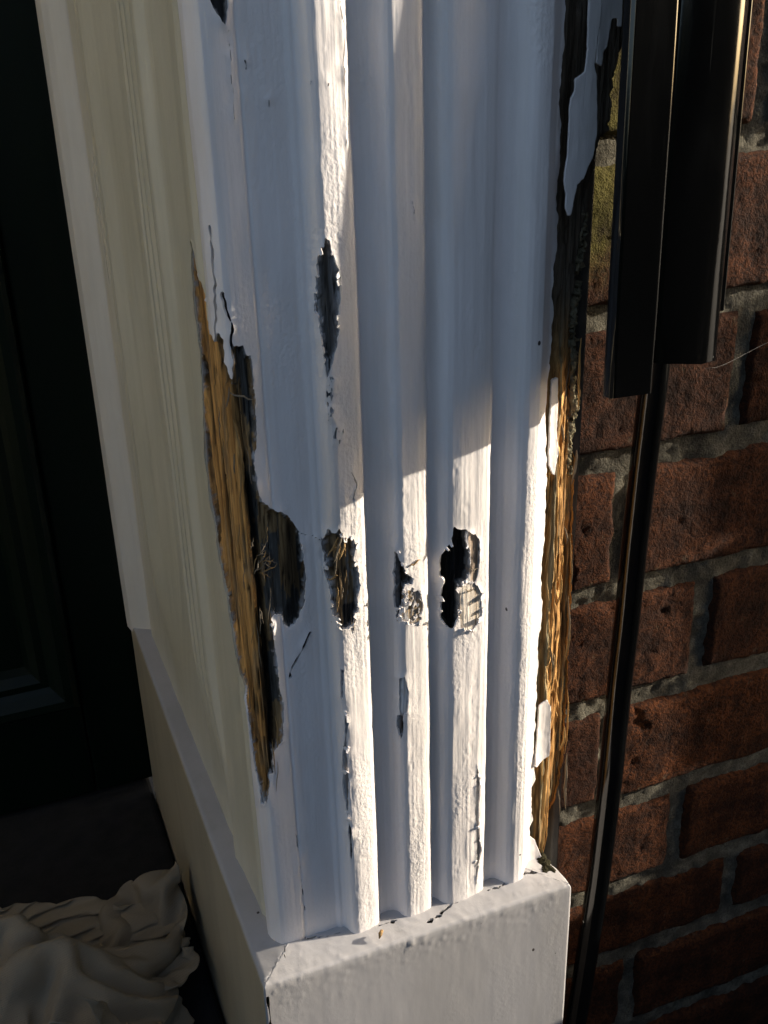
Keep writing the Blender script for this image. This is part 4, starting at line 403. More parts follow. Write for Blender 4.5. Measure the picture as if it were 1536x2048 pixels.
    [(-1897,4086,2444),(-1780,4073,2399),(-1730,4092,2313),(-1645,4120,2255),(-1567,4177,2242),(-1523,4124,2116),(-1442,4198,2121),(-1387,4330,2148),(-1358,4350,2017),(-1268,4353,1930),(-1156,4287,1886),(-1123,4419,1827),(-1090,4374,1695),(-1036,4248,1687),(-979,4141,1656),(-967,4093,1537),(-893,4209,1515),(-849,4230,1427),(-911,4152,1391),(-857,4171,1291),(-856,4156,1204),(-790,4057,1217),(-717,4028,1141),(-735,4045,1031),(-767,4141,1018),(-764,4238,1037),(-677,4196,954),(-650,4218,849),(-743,4313,872),(-781,4449,855),(-835,4531,762),(-802,4592,618),(-784,4722,713),(-826,4877,737),(-773,4960,588),(-706,5026,442),(-727,5156,568),(-790,5280,468),(-776,5436,522),(-704,5465,697),(-783,5576,687),(-710,5694,678),(-624,5780,573),(-632,5847,677),(-615,5830,799),(-608,5886,919),(-598,5981,900),(-530,6060,844),(-551,6105,760),(-613,6038,653),(-621,6096,572),(-610,6176,531),(-559,6258,500),(-462,6318,523),(-484,6384,458),(-483,6361,354),(-451,6374,247),(-431,6397,157),(-323,6474,175),(-234,6449,231)],
    [(-1860,4144,2516),(-1801,4178,2428),(-1702,4200,2338),(-1609,4112,2339),(-1523,4096,2280),(-1510,4192,2184),(-1373,4176,2200),(-1329,4226,2108),(-1271,4355,2073),(-1204,4312,1990),(-1131,4401,1930),(-1059,4344,1842),(-1000,4389,1735),(-973,4318,1658),(-914,4213,1607),(-900,4091,1628),(-889,4090,1510),(-805,4161,1479),(-830,4169,1379),(-841,4062,1336),(-778,4143,1259),(-773,4158,1190),(-721,4125,1114),(-647,4068,1024),(-699,4163,1056),(-681,4259,1032),(-778,4262,974),(-639,4271,932),(-641,4316,822),(-702,4432,789),(-758,4577,776),(-722,4617,619),(-749,4764,622),(-713,4874,755),(-685,5018,654),(-617,5043,473),(-661,5215,518),(-737,5316,405),(-696,5366,565),(-664,5531,588),(-708,5569,748),(-619,5668,703),(-552,5753,610),(-557,5828,707),(-550,5897,789),(-498,5878,916),(-532,5960,857),(-612,5977,801),(-620,6021,720),(-548,6082,684),(-522,6158,594),(-550,6125,498),(-513,6181,437),(-479,6284,415),(-406,6324,486),(-387,6401,419),(-346,6410,319),(-401,6333,255),(-363,6365,125),(-280,6437,94)],
    [(-1800,4050,2522),(-1734,4137,2473),(-1679,4230,2430),(-1591,4230,2329),(-1494,4145,2336),(-1440,4138,2230),(-1412,4270,2248),(-1291,4226,2182),(-1236,4241,2089),(-1155,4363,2062),(-1073,4364,1974),(-983,4332,1891),(-927,4370,1790),(-936,4268,1719),(-856,4258,1643),(-824,4132,1648),(-817,4048,1559),(-770,4060,1477),(-820,4086,1400),(-775,4105,1323),(-714,4050,1264),(-708,4166,1248),(-656,4160,1168),(-583,4074,1093),(-597,4140,1015),(-694,4210,1104),(-753,4304,1075),(-732,4350,960),(-617,4389,887),(-590,4479,783),(-699,4473,704),(-680,4650,726),(-661,4782,656),(-633,4914,749),(-655,4969,592),(-518,5103,569),(-651,5166,439),(-636,5336,425),(-606,5367,578),(-577,5534,642),(-639,5575,793),(-541,5629,711),(-495,5743,683),(-554,5766,805),(-495,5834,841),(-407,5919,899),(-432,6018,854),(-532,5987,767),(-569,5948,675),(-546,6008,604),(-563,6072,534),(-466,6148,570),(-456,6217,522),(-421,6194,416),(-339,6268,413),(-413,6306,350),(-330,6295,328),(-284,6367,253),(-243,6319,134),(-327,6378,181)],
    [(-1730,4094,2544),(-1667,4046,2465),(-1610,4157,2430),(-1569,4273,2412),(-1478,4249,2330),(-1400,4131,2305),(-1337,4268,2295),(-1295,4342,2187),(-1197,4249,2154),(-1144,4245,2055),(-1079,4256,1945),(-1025,4233,1835),(-908,4305,1840),(-849,4265,1755),(-762,4281,1670),(-782,4216,1585),(-744,4118,1564),(-724,4164,1477),(-725,4143,1386),(-712,4046,1371),(-672,4110,1312),(-642,4051,1248),(-598,4049,1172),(-630,4138,1154),(-542,4139,1086),(-583,4231,1033),(-645,4326,1104),(-690,4413,1026),(-720,4461,917),(-580,4423,863),(-588,4481,712),(-619,4606,623),(-576,4755,720),(-539,4913,704),(-586,4919,528),(-478,5090,488),(-570,5224,524),(-524,5356,472),(-595,5458,581),(-556,5446,732),(-562,5559,848),(-536,5665,809),(-429,5686,716),(-461,5789,768),(-395,5785,873),(-418,5881,828),(-360,5985,801),(-449,6022,741),(-485,5970,654),(-496,5957,552),(-524,6001,481),(-455,6083,463),(-377,6128,533),(-341,6202,495),(-389,6184,385),(-390,6219,276),(-326,6236,193),(-250,6287,307),(-190,6391,276),(-181,6361,138)],
    [(-1677,4189,2522),(-1600,4072,2511),(-1538,4084,2416),(-1498,4207,2444),(-1430,4296,2397),(-1358,4175,2362),(-1280,4173,2257),(-1232,4319,2271),(-1143,4348,2169),(-1082,4231,2114),(-1040,4204,2003),(-1004,4164,1887),(-909,4198,1824),(-793,4285,1823),(-797,4209,1730),(-730,4185,1652),(-677,4164,1574),(-636,4170,1487),(-639,4175,1395),(-661,4062,1437),(-635,4040,1338),(-556,4051,1272),(-523,4087,1208),(-598,4167,1235),(-608,4234,1133),(-511,4274,1087),(-576,4299,1009),(-590,4409,954),(-676,4506,995),(-664,4537,853),(-544,4595,747),(-527,4628,598),(-568,4810,608),(-453,4934,650),(-493,4916,445),(-548,5093,366),(-477,5212,503),(-452,5358,535),(-511,5496,603),(-450,5437,738),(-473,5520,857),(-484,5653,869),(-384,5710,789),(-400,5788,702),(-334,5792,818),(-334,5894,826),(-456,5914,765),(-403,5945,682),(-398,6041,662),(-475,6062,634),(-407,6021,524),(-423,5999,420),(-376,6093,402),(-265,6129,473),(-271,6229,434),(-248,6183,306),(-229,6134,199),(-250,6238,152),(-162,6269,288),(-129,6381,304)],
    [(-1627,4199,2602),(-1534,4165,2517),(-1499,4042,2462),(-1432,4143,2446),(-1381,4264,2476),(-1318,4286,2373),(-1273,4143,2332),(-1189,4225,2280),(-1094,4296,2232),(-1042,4338,2124),(-991,4297,2016),(-944,4184,1964),(-902,4122,1881),(-833,4174,1814),(-726,4151,1766),(-774,4086,1693),(-705,4054,1604),(-646,4062,1525),(-576,4149,1466),(-563,4052,1438),(-552,4060,1362),(-573,4145,1326),(-486,4131,1268),(-514,4171,1186),(-598,4251,1238),(-618,4323,1162),(-544,4368,1072),(-496,4434,976),(-576,4523,972),(-636,4623,893),(-584,4690,756),(-463,4665,640),(-522,4804,531),(-379,4890,599),(-467,4987,526),(-444,5053,358),(-523,5235,399),(-474,5404,428),(-426,5502,570),(-373,5483,706),(-371,5527,849),(-392,5670,875),(-376,5643,737),(-381,5719,649),(-312,5798,721),(-304,5903,740),(-423,5855,706),(-465,5888,622),(-381,5953,552),(-343,6023,661),(-298,6060,574),(-320,5962,482),(-309,5995,370),(-294,6097,328),(-195,6151,382),(-123,6224,317),(-85,6155,186),(-105,6259,181),(-102,6378,246),(-19,6421,358)],
    [(-1554,4165,2641),(-1538,4073,2589),(-1433,4045,2514),(-1366,4075,2420),(-1318,4189,2471),(-1248,4305,2440),(-1204,4173,2387),(-1179,4126,2262),(-1110,4189,2198),(-1006,4261,2164),(-928,4319,2078),(-904,4295,1950),(-837,4200,1916),(-780,4113,1871),(-768,4059,1777),(-698,4127,1706),(-658,4041,1674),(-592,4043,1605),(-529,4063,1522),(-468,4060,1430),(-474,4115,1363),(-529,4215,1391),(-557,4235,1297),(-447,4203,1261),(-503,4265,1171),(-538,4362,1215),(-538,4442,1148),(-566,4498,1059),(-472,4515,952),(-539,4622,923),(-492,4691,816),(-457,4761,703),(-456,4707,534),(-406,4878,495),(-398,5038,557),(-357,5074,394),(-435,5197,401),(-386,5354,415),(-343,5497,502),(-331,5545,638),(-325,5572,771),(-297,5631,899),(-295,5679,783),(-312,5661,663),(-299,5748,607),(-263,5851,663),(-306,5926,692),(-363,5827,633),(-420,5848,552),(-305,5920,574),(-208,5981,593),(-212,6053,513),(-185,6068,399),(-226,6001,293),(-158,6083,241),(-82,6100,347),(-46,6211,339),(20,6236,203),(40,6337,166),(-43,6302,260)],
    [(-1525,4266,2596),(-1473,4149,2608),(-1389,4051,2604),(-1322,4053,2495),(-1250,4115,2426),(-1204,4230,2489),(-1153,4276,2373),(-1108,4145,2322),(-1089,4097,2218),(-1014,4153,2146),(-937,4207,2070),(-844,4286,2024),(-773,4282,1925),(-713,4224,1857),(-678,4095,1835),(-626,4060,1754),(-615,4156,1658),(-527,4074,1671),(-488,4089,1598),(-428,4110,1516),(-394,4136,1424),(-425,4187,1347),(-501,4283,1356),(-487,4292,1260),(-398,4253,1210),(-437,4306,1133),(-455,4390,1057),(-472,4524,1104),(-491,4614,1019),(-460,4567,873),(-449,4597,752),(-360,4727,732),(-422,4782,619),(-310,4837,507),(-346,4972,478),(-357,5152,466),(-384,5234,343),(-349,5282,499),(-344,5398,587),(-251,5474,634),(-246,5573,715),(-217,5595,849),(-210,5720,846),(-217,5670,745),(-268,5748,717),(-185,5815,732),(-195,5912,690),(-245,5885,574),(-311,5803,520),(-309,5875,449),(-178,5888,473),(-100,5988,495),(-133,5952,391),(-96,6008,306),(-46,6035,199),(11,6143,242),(67,6232,337),(2,6325,359),(111,6350,282),(27,6425,282)],
    [(-1465,4227,2683),(-1425,4244,2563),(-1342,4142,2571),(-1266,4047,2589),(-1214,4050,2475),(-1140,4160,2467),(-1096,4284,2454),(-1063,4251,2339),(-1009,4141,2278),(-954,4082,2186),(-928,4196,2167),(-858,4181,2073),(-791,4174,1983),(-694,4151,1925),(-615,4181,1861),(-555,4091,1825),(-623,4182,1759),(-544,4182,1696),(-517,4185,1609),(-525,4184,1516),(-420,4222,1508),(-360,4214,1435),(-384,4263,1327),(-435,4352,1317),(-445,4354,1217),(-362,4371,1161),(-348,4406,1068),(-390,4498,1041),(-412,4645,1026),(-433,4681,878),(-356,4613,764),(-348,4662,631),(-370,4825,689),(-278,4890,582),(-257,4956,440),(-286,5097,387),(-309,5241,330),(-283,5322,446),(-275,5352,582),(-275,5388,708),(-227,5484,773),(-140,5545,805),(-127,5649,811),(-127,5742,747),(-186,5694,657),(-190,5764,592),(-134,5802,680),(-134,5848,604),(-167,5783,504),(-219,5795,394),(-168,5876,339),(-64,5882,386),(-23,5997,395),(40,5968,290),(69,6058,291),(75,6125,382),(22,6211,468),(78,6326,472),(101,6441,435),(157,6442,288)],
    [(-1428,4111,2698),(-1372,4226,2666),(-1308,4251,2569),(-1230,4158,2588),(-1152,4056,2565),(-1082,4075,2457),(-1042,4184,2426),(-987,4303,2389),(-967,4253,2274),(-903,4131,2266),(-839,4149,2169),(-833,4264,2131),(-751,4220,2066),(-655,4168,2017),(-572,4157,1949),(-492,4153,1877),(-550,4225,1799),(-558,4280,1715),(-581,4270,1623),(-573,4281,1523),(-513,4270,1454),(-428,4301,1414),(-324,4314,1391),(-341,4319,1284),(-406,4423,1276),(-441,4452,1187),(-339,4473,1156),(-312,4535,1060),(-357,4548,952),(-330,4656,870),(-289,4691,766),(-276,4679,629),(-283,4828,690),(-311,4976,653),(-237,5033,518),(-200,5084,384),(-228,5200,309),(-207,5331,391),(-182,5384,514),(-183,5356,650),(-153,5422,743),(-138,5518,693),(-147,5620,690),(-62,5625,755),(-61,5705,667),(-117,5668,579),(-102,5745,539),(-20,5814,563),(-64,5887,494),(-88,5772,431),(-60,5782,314),(-9,5873,256),(71,5890,351),(119,5987,413),(142,6089,433),(201,6180,422),(142,6235,332),(222,6325,392),(220,6442,342),(200,6449,458)],
    [(-1387,4075,2773),(-1304,4131,2706),(-1271,4252,2666),(-1186,4257,2584),(-1110,4160,2566),(-1025,4070,2549),(-980,4105,2436),(-945,4193,2370),(-923,4325,2322),(-860,4235,2255),(-771,4140,2250),(-747,4220,2163),(-734,4332,2080),(-709,4282,1985),(-619,4259,1933),(-514,4269,1889),(-434,4219,1828),(-446,4213,1722),(-483,4281,1659),(-519,4336,1586),(-532,4374,1478),(-437,4377,1477),(-417,4396,1394),(-306,4389,1351),(-307,4398,1246),(-380,4502,1257),(-406,4567,1183),(-392,4635,1105),(-307,4631,1004),(-246,4614,891),(-205,4656,791),(-204,4699,665),(-246,4807,593),(-232,4953,681),(-222,5072,603),(-184,5132,474),(-155,5140,340),(-189,5239,447),(-103,5335,494),(-89,5323,611),(-68,5433,663),(-148,5469,585),(-113,5560,592),(-25,5601,628),(48,5665,657),(21,5723,581),(-11,5658,485),(9,5734,426),(27,5809,539),(42,5853,442),(91,5781,315),(144,5821,220),(139,5952,239),(169,6064,291),(264,6078,363),(205,6166,303),(269,6257,331),(313,6361,259),(334,6415,381),(337,6463,488)],
    [(-1326,4055,2853),(-1301,4154,2802),(-1217,4235,2751),(-1157,4303,2675),(-1084,4265,2596),(-1008,4185,2538),(-906,4106,2519),(-865,4147,2415),(-844,4270,2376),(-826,4344,2268),(-743,4240,2255),(-657,4175,2200),(-656,4234,2097),(-637,4346,2031),(-649,4374,1922),(-598,4326,1829),(-493,4320,1786),(-395,4301,1733),(-362,4282,1646),(-418,4291,1574),(-459,4396,1539),(-477,4475,1478),(-430,4498,1401),(-367,4480,1340),(-253,4447,1307),(-287,4449,1211),(-302,4570,1194),(-321,4669,1142),(-300,4719,1050),(-278,4727,929),(-246,4760,801),(-146,4748,717),(-152,4778,595),(-161,4912,641),(-140,5056,630),(-100,5135,531),(-80,5089,402),(-104,5228,370),(-61,5239,487),(2,5270,579),(26,5374,607),(-61,5415,519),(-23,5499,541),(48,5484,623),(48,5554,560),(111,5620,587),(117,5686,516),(118,5687,417),(145,5778,512),(181,5865,440),(233,5779,318),(159,5870,346),(217,5964,333),(249,5998,236),(297,6096,214),(329,6133,340),(354,6225,265),(320,6280,389),(373,6336,479),(254,6354,478)],
    [(-1236,4045,2933),(-1230,4059,2820),(-1158,4150,2779),(-1098,4227,2725),(-1031,4310,2688),(-977,4274,2581),(-907,4219,2506),(-791,4165,2498),(-779,4171,2379),(-749,4298,2332),(-752,4360,2223),(-666,4294,2169),(-563,4218,2137),(-571,4242,2026),(-558,4356,1972),(-545,4410,1874),(-539,4423,1768),(-491,4368,1681),(-370,4407,1684),(-326,4318,1619),(-349,4355,1514),(-380,4470,1496),(-376,4565,1456),(-349,4585,1375),(-315,4536,1285),(-208,4483,1245),(-236,4498,1147),(-242,4612,1126),(-208,4703,1056),(-199,4767,967),(-225,4829,873),(-185,4855,760),(-91,4834,652),(-136,4868,562),(-143,4999,541),(-23,5076,520),(-11,5157,447),(-40,5141,316),(-22,5254,375),(36,5280,473),(112,5306,558),(49,5384,486),(37,5473,426),(108,5456,522),(185,5535,535),(118,5583,445),(196,5588,521),(249,5667,491),(200,5701,382),(223,5763,504),(262,5864,464),(285,5827,323),(347,5915,301),(345,6026,313),(398,6088,222),(428,6166,291),(404,6226,379),(328,6209,489),(319,6287,580),(346,6387,556)],
    [(-1228,4162,2916),(-1141,4085,2877),(-1133,4043,2758),(-1088,4121,2685),(-988,4201,2706),(-918,4303,2678),(-896,4321,2556),(-815,4279,2475),(-697,4228,2436),(-687,4189,2325),(-667,4321,2277),(-660,4399,2185),(-585,4339,2119),(-477,4265,2089),(-472,4265,1979),(-459,4342,1901),(-459,4441,1838),(-468,4469,1745),(-432,4486,1641),(-348,4418,1571),(-256,4374,1520),(-319,4400,1444),(-294,4500,1444),(-261,4599,1412),(-270,4625,1330),(-222,4587,1244),(-158,4518,1172),(-200,4532,1064),(-194,4613,984),(-170,4693,914),(-142,4805,896),(-132,4889,823),(-122,4925,713),(-39,4899,592),(-110,4916,481),(-49,5010,433),(58,5097,451),(55,5115,338),(41,5214,294),(83,5286,372),(147,5259,466),(182,5365,472),(106,5372,366),(142,5463,385),(237,5440,468),(223,5499,395),(184,5607,388),(281,5576,438),(340,5660,437),(329,5758,409),(378,5855,436),(392,5830,316),(450,5904,235),(456,6022,218),(419,6032,356),(400,6116,422),(461,6197,481),(400,6191,571),(429,6292,514),(464,6388,557)],
    [(-1139,4169,2980),(-1123,4201,2875),(-1055,4106,2833),(-1002,4064,2732),(-971,4116,2635),(-871,4201,2662),(-810,4308,2628),(-802,4375,2524),(-746,4344,2424),(-636,4279,2372),(-593,4221,2271),(-574,4352,2231),(-551,4434,2150),(-520,4366,2063),(-402,4336,2019),(-344,4320,1927),(-404,4338,1831),(-371,4437,1788),(-361,4511,1719),(-352,4517,1615),(-254,4459,1574),(-227,4430,1501),(-246,4423,1402),(-227,4518,1356),(-165,4613,1353),(-160,4663,1270),(-158,4625,1168),(-101,4559,1088),(-96,4583,979),(-72,4656,924),(-114,4712,815),(-78,4816,760),(-33,4921,737),(-57,4992,657),(-27,4984,535),(17,4921,427),(41,5013,376),(127,5113,398),(137,5201,348),(140,5269,265),(184,5301,355),(268,5275,440),(235,5364,400),(213,5417,298),(311,5440,373),(337,5528,386),(246,5521,291),(249,5636,324),(372,5647,308),(437,5695,375),(470,5774,423),(446,5896,409),(476,5973,326),(553,6044,257),(520,6119,339),(489,6068,463),(455,6109,573),(472,6204,642),(518,6273,547),(556,6382,530)],
    [(-1057,4092,2987),(-1046,4203,2945),(-989,4190,2839),(-933,4074,2823),(-894,4074,2708),(-836,4110,2608),(-759,4208,2624),(-717,4311,2560),(-677,4398,2476),(-633,4389,2363),(-544,4290,2332),(-494,4265,2216),(-457,4393,2195),(-453,4449,2090),(-470,4430,1983),(-343,4435,1946),(-308,4369,1861),(-308,4346,1760),(-274,4445,1721),(-244,4532,1665),(-265,4581,1578),(-177,4538,1524),(-163,4438,1450),(-151,4443,1360),(-140,4524,1304),(-100,4577,1242),(-71,4678,1194),(-113,4678,1103),(-52,4677,1021),(-72,4759,971),(-31,4753,870),(7,4759,749),(4,4827,666),(33,4956,681),(47,5023,589),(86,4926,507),(129,4949,407),(173,5030,347),(212,5137,356),(224,5200,270),(239,5303,256),(323,5266,338),(358,5343,390),(326,5380,288),(301,5461,243),(400,5518,301),(343,5572,218),(284,5668,208),(344,5729,244),(473,5725,254),(518,5802,311),(546,5886,382),(535,5981,431),(617,6013,335),(616,6131,371),(523,6184,401),(540,6162,511),(585,6161,644),(535,6277,650),(611,6296,560)],
    [(-997,4026,2932),(-1009,4116,2999),(-949,4194,2924),(-899,4179,2818),(-834,4071,2787),(-783,4061,2672),(-739,4122,2574),(-665,4221,2551),(-614,4305,2477),(-606,4436,2431),(-535,4399,2339),(-454,4297,2299),(-426,4292,2180),(-377,4390,2115),(-431,4477,2041),(-443,4464,1929),(-332,4470,1870),(-260,4384,1821),(-207,4382,1733),(-218,4424,1651),(-270,4526,1638),(-277,4544,1530),(-187,4550,1457),(-109,4500,1408),(-62,4504,1336),(-23,4551,1272),(-62,4564,1182),(-46,4684,1154),(-28,4744,1077),(-13,4805,1003),(-19,4847,908),(30,4851,814),(68,4799,704),(57,4865,618),(84,4985,659),(95,5023,552),(174,4959,497),(232,5021,433),(286,5078,364),(286,5186,363),(273,5206,249),(337,5298,226),(404,5342,294),(438,5419,303),(373,5406,200),(444,5484,191),(440,5597,238),(383,5659,166),(380,5755,154),(417,5815,213),(542,5847,213),(535,5934,282),(571,5895,402),(615,5984,452),(613,6095,468),(623,6209,412),(586,6276,492),(613,6161,531),(630,6246,644),(598,6349,650)]]

# ------------------------------------------------------------------ ground and doorstep
def sheet(name, x0, x1, y0, y1, z, mat):
    return mesh_obj(name, [(x0, y0, z), (x1, y0, z), (x1, y1, z), (x0, y1, z)], [(0, 1, 2, 3)], mat, smooth=False)
tag(sheet('path', -40, 40, -40, 40, -.16, M['path']), kind='structure')
tag(box_obj('doorstep', (-1.05, .0715, .30, .80, -.16, 0.0), M['step'], bevel=.006), kind='structure')

def unseen_hedge():
    A, B = np.meshgrid(np.linspace(0, 1, 240), np.linspace(0, 1, 60), indexing='ij')
    ang = B*math.pi; x = -6+11.5*A
    y = -2.3+.42*np.cos(ang)*(1+0*A); z = -.16+1.15*np.sin(ang)**.35
    r = .06*fbm(x/.25, ang*3, 701, 4, .65)
    V = np.stack([x, y+r*np.sign(np.cos(ang)), z+r], 2)
    v, f, p = clip_grid(V, np.ones(A.shape), grid_normals(V), A, B)
    return mesh_obj('unseen_hedge', v, f, M['unseen_hedge'], smooth=False)
tag(unseen_hedge(), 'added sky-blocking evergreen hedge facing the doorway', 'unseen_hedge')  # added out of view to cut low sky light and darken reflections

# ------------------------------------------------------------------ door surround: fluted pilaster, reveal, plinth, backing board
CTL = np.array([(.40-y, x, y) for y, x in REV]+[(x-.0850, x, y) for x, y in FR])
def prof(t): return np.interp(t, CTL[:, 0], CTL[:, 1]), np.interp(t, CTL[:, 0], CTL[:, 2])
JAG = {'scuff': (1.7, 1.0), 'rib2scuff': (1.3, .9), 'ribmid': (1.3, 1.2), 'ribtop': (1.3, 1.5), 'rib3low': (1.0, 1.2), 'split': (.85, 1.3), 'rib3': (.8, 1.1), 'rib2': (.7, 1.1), 'rib3wood': (.7, 1.0)}
def damage(t, z):
    """t, z in mm -> distance to the nearest loss of paint, which loss it is"""
    D = np.full(t.shape, 30.0); who = np.full(t.shape, -1)
    for k, (name, poly) in enumerate(HOLES.items()):
        p = np.array(poly); m = (t > p[:, 0].min()-9) & (t < p[:, 0].max()+9) & (z > p[:, 1].min()-9) & (z < p[:, 1].max()+9)
        if not m.any(): continue
        a, s = JAG.get(name, (.45, 1.2))
        tm, zm = t[m], z[m]
        d = sdf_poly(tm, zm, p)+a*fbm(tm/s, zm/(s*2.2), 40+k, 4, .7)
        if name == 'scuff': d = np.maximum(d, 1.2*fbm(tm/.8, zm/2.0, 77, 3, .7)+.1)
        if name == 'rib2scuff': d = np.maximum(d, 1.4*fbm(tm/.9, zm/1.4, 78, 3, .7)-.35)
        w = d < D[m]; DD = D[m]; DD[w] = d[w]; D[m] = DD; ww = who[m]; ww[w] = k; who[m] = ww
    for k, (name, pts) in enumerate(CRACKS.items()):
        if name == 'crev': continue
        p = np.array(pts); m = (t > p[:, 0].min()-6) & (t < p[:, 0].max()+6) & (z > p[:, 1].min()-6) & (z < p[:, 1].max()+6)
        if not m.any(): continue
        tm, zm = t[m], z[m]
        wid = CRW.get(name, .35)
        d = sd_line(tm+.35*vn(zm/2.2, tm*0, 5+k), zm, pts)-wid*(1+.5*vn(zm/3.1, tm*0, 9+k))
        w = d < D[m]; DD = D[m]; DD[w] = d[w]; D[m] = DD; ww = who[m]; ww[w] = 100+k; who[m] = ww
    # torn right hand edge of the paint
    e = PEDGE_T+2.4*fbm(z/19.0, z*0, 301, 5, .55)+.5*vn(z/2.6, z*0, 303)
    d = e-t; w = d < D; D = np.where(w, d, D); who = np.where(w, 200, who)
    return D, who
CRW = {'c': .55, 'b': .45, 'a': .4, 'e': .28, 'g': .16, 'h': .22, 'd': .22, 'f': .3, 'i': .3}
PEDGE_T = 148.0
HN = list(HOLES)
LOOK = {'ribtop': (2.0, (.10, .098, .092)), 'scuff': (.5, (.085, .085, .095)), 'ribmid': (2.6, (.22, .16, .09)), 'rib2': (4.5, (.05, .034, .02)),
        'rib2scuff': (.5, (.36, .28, .18)), 'rib3': (5.0, (.007, .007, .008)), 'rib3wood': (.8, (.55, .45, .36)), 'rib3low': (.4, (.85, .78, .68)),
        'rib2small': (3.5, (.20, .12, .05)), 'rib2flake': (.45, (.70, .71, .72)), 'ribchip1': (.9, (.10, .11, .13)), 'ribchip2': (.7, (.30, .31, .33)),
        'ribchip3': (.8, (.12, .13, .15)), 'topchip': (2.5, (.03, .03, .03)), 'rib3edge': (.8, (.40, .41, .42)), 'mark1': (.6, (.07, .03, .02)),
        'mark2': (.6, (.03, .03, .03)), 'mark3': (.6, (.09, .012, .008)), 'mark4': (.6, (.09, .04, .03))}
def rows():
    return np.concatenate([np.arange(.168, .630, .0009), np.linspace(.632, .72, 20), np.linspace(.75, 2.05, 24)])
def base_surface(T, Z):
    A, B = np.meshgrid(T, Z, indexing='ij')
    # hand-run mouldings waver a little, with one bulge low on the second rib
    wob = .00065*vn(B/.055, A/.02, 11)*sstep(.03, .04, A)+.00040*vn(B/.015, A/.02, 12)*sstep(.03, .04, A)
    wob = wob-.0019*np.exp(-((A-.0855)/.004)**2-((B-.272)/.011)**2)
    X, Y = prof(A+wob)
    flat = sstep(.30, .185, B)*sstep(-.06, -.075, A)*sstep(-.335, -.325, A)
    X = X*(1-flat)+(.0838+.006*np.clip((A+.33)/.27, 0, 1)*.3)*flat
    V = np.stack([X, Y, B], 2); return A, B, V
surround = empty('door_surround', (.15, .40, 0))
surround.location = (0, 0, 0)
tag(surround, 'white painted door surround with fluted pilaster, rotten splits and flaking paint', 'door surround')

Tf = np.concatenate([np.arange(-.0135, .1505, .00045)])
Tr = np.concatenate([np.linspace(-.365, -.255, 60), np.linspace(-.2535, -.052, 150), np.arange(-.051, -.0129, .0007)])
Zr = rows()
def skin(T, name, mat, disp):
    A, B, V = base_surface(T, Zr); N = grid_normals(V)
    D, who = damage(A*1000, B*1000)
    lift = .0006*np.exp(-np.clip(D, 0, 50)/1.6)*np.clip(vn(A*1000/4, B*1000/6, 21)+.35, 0, 1.2)
    off = disp(A, B)+lift
    V = V+N*off[..., None]
    v, f, p = clip_grid(V, D, N, A, B, skirt=.0013)
    return mesh_obj(name, v, f, mat, surround)
def front_disp(A, B):
    crest = np.clip(vn(A*1000/3.5, B*1000/14, 51), 0, 1)
    return .00010*fbm(A/.0035, B/.012, 3, 3)+.00006*vn(A/.0011, B/.05, 8)+.00035*fbm(A/.012, B/.03, 4, 2)+.00013*crest*vn(A/.0013, B/.0016, 33)
def rev_disp(A, B):
    return .00012*fbm(A/.003, B/.05, 13, 3)+.0003*fbm(A/.02, B/.08, 14, 2)
pil = skin(Tf, 'fluted_pilaster', M['paint'], front_disp)
rev = skin(Tr[Tr >= -.3325], 'reveal_lining', M['cream'], rev_disp)
Te = np.linspace(-.365, Tr[Tr >= -.3325][0], 30)
skin(Te, 'edge_bead', M['edge'], rev_disp)

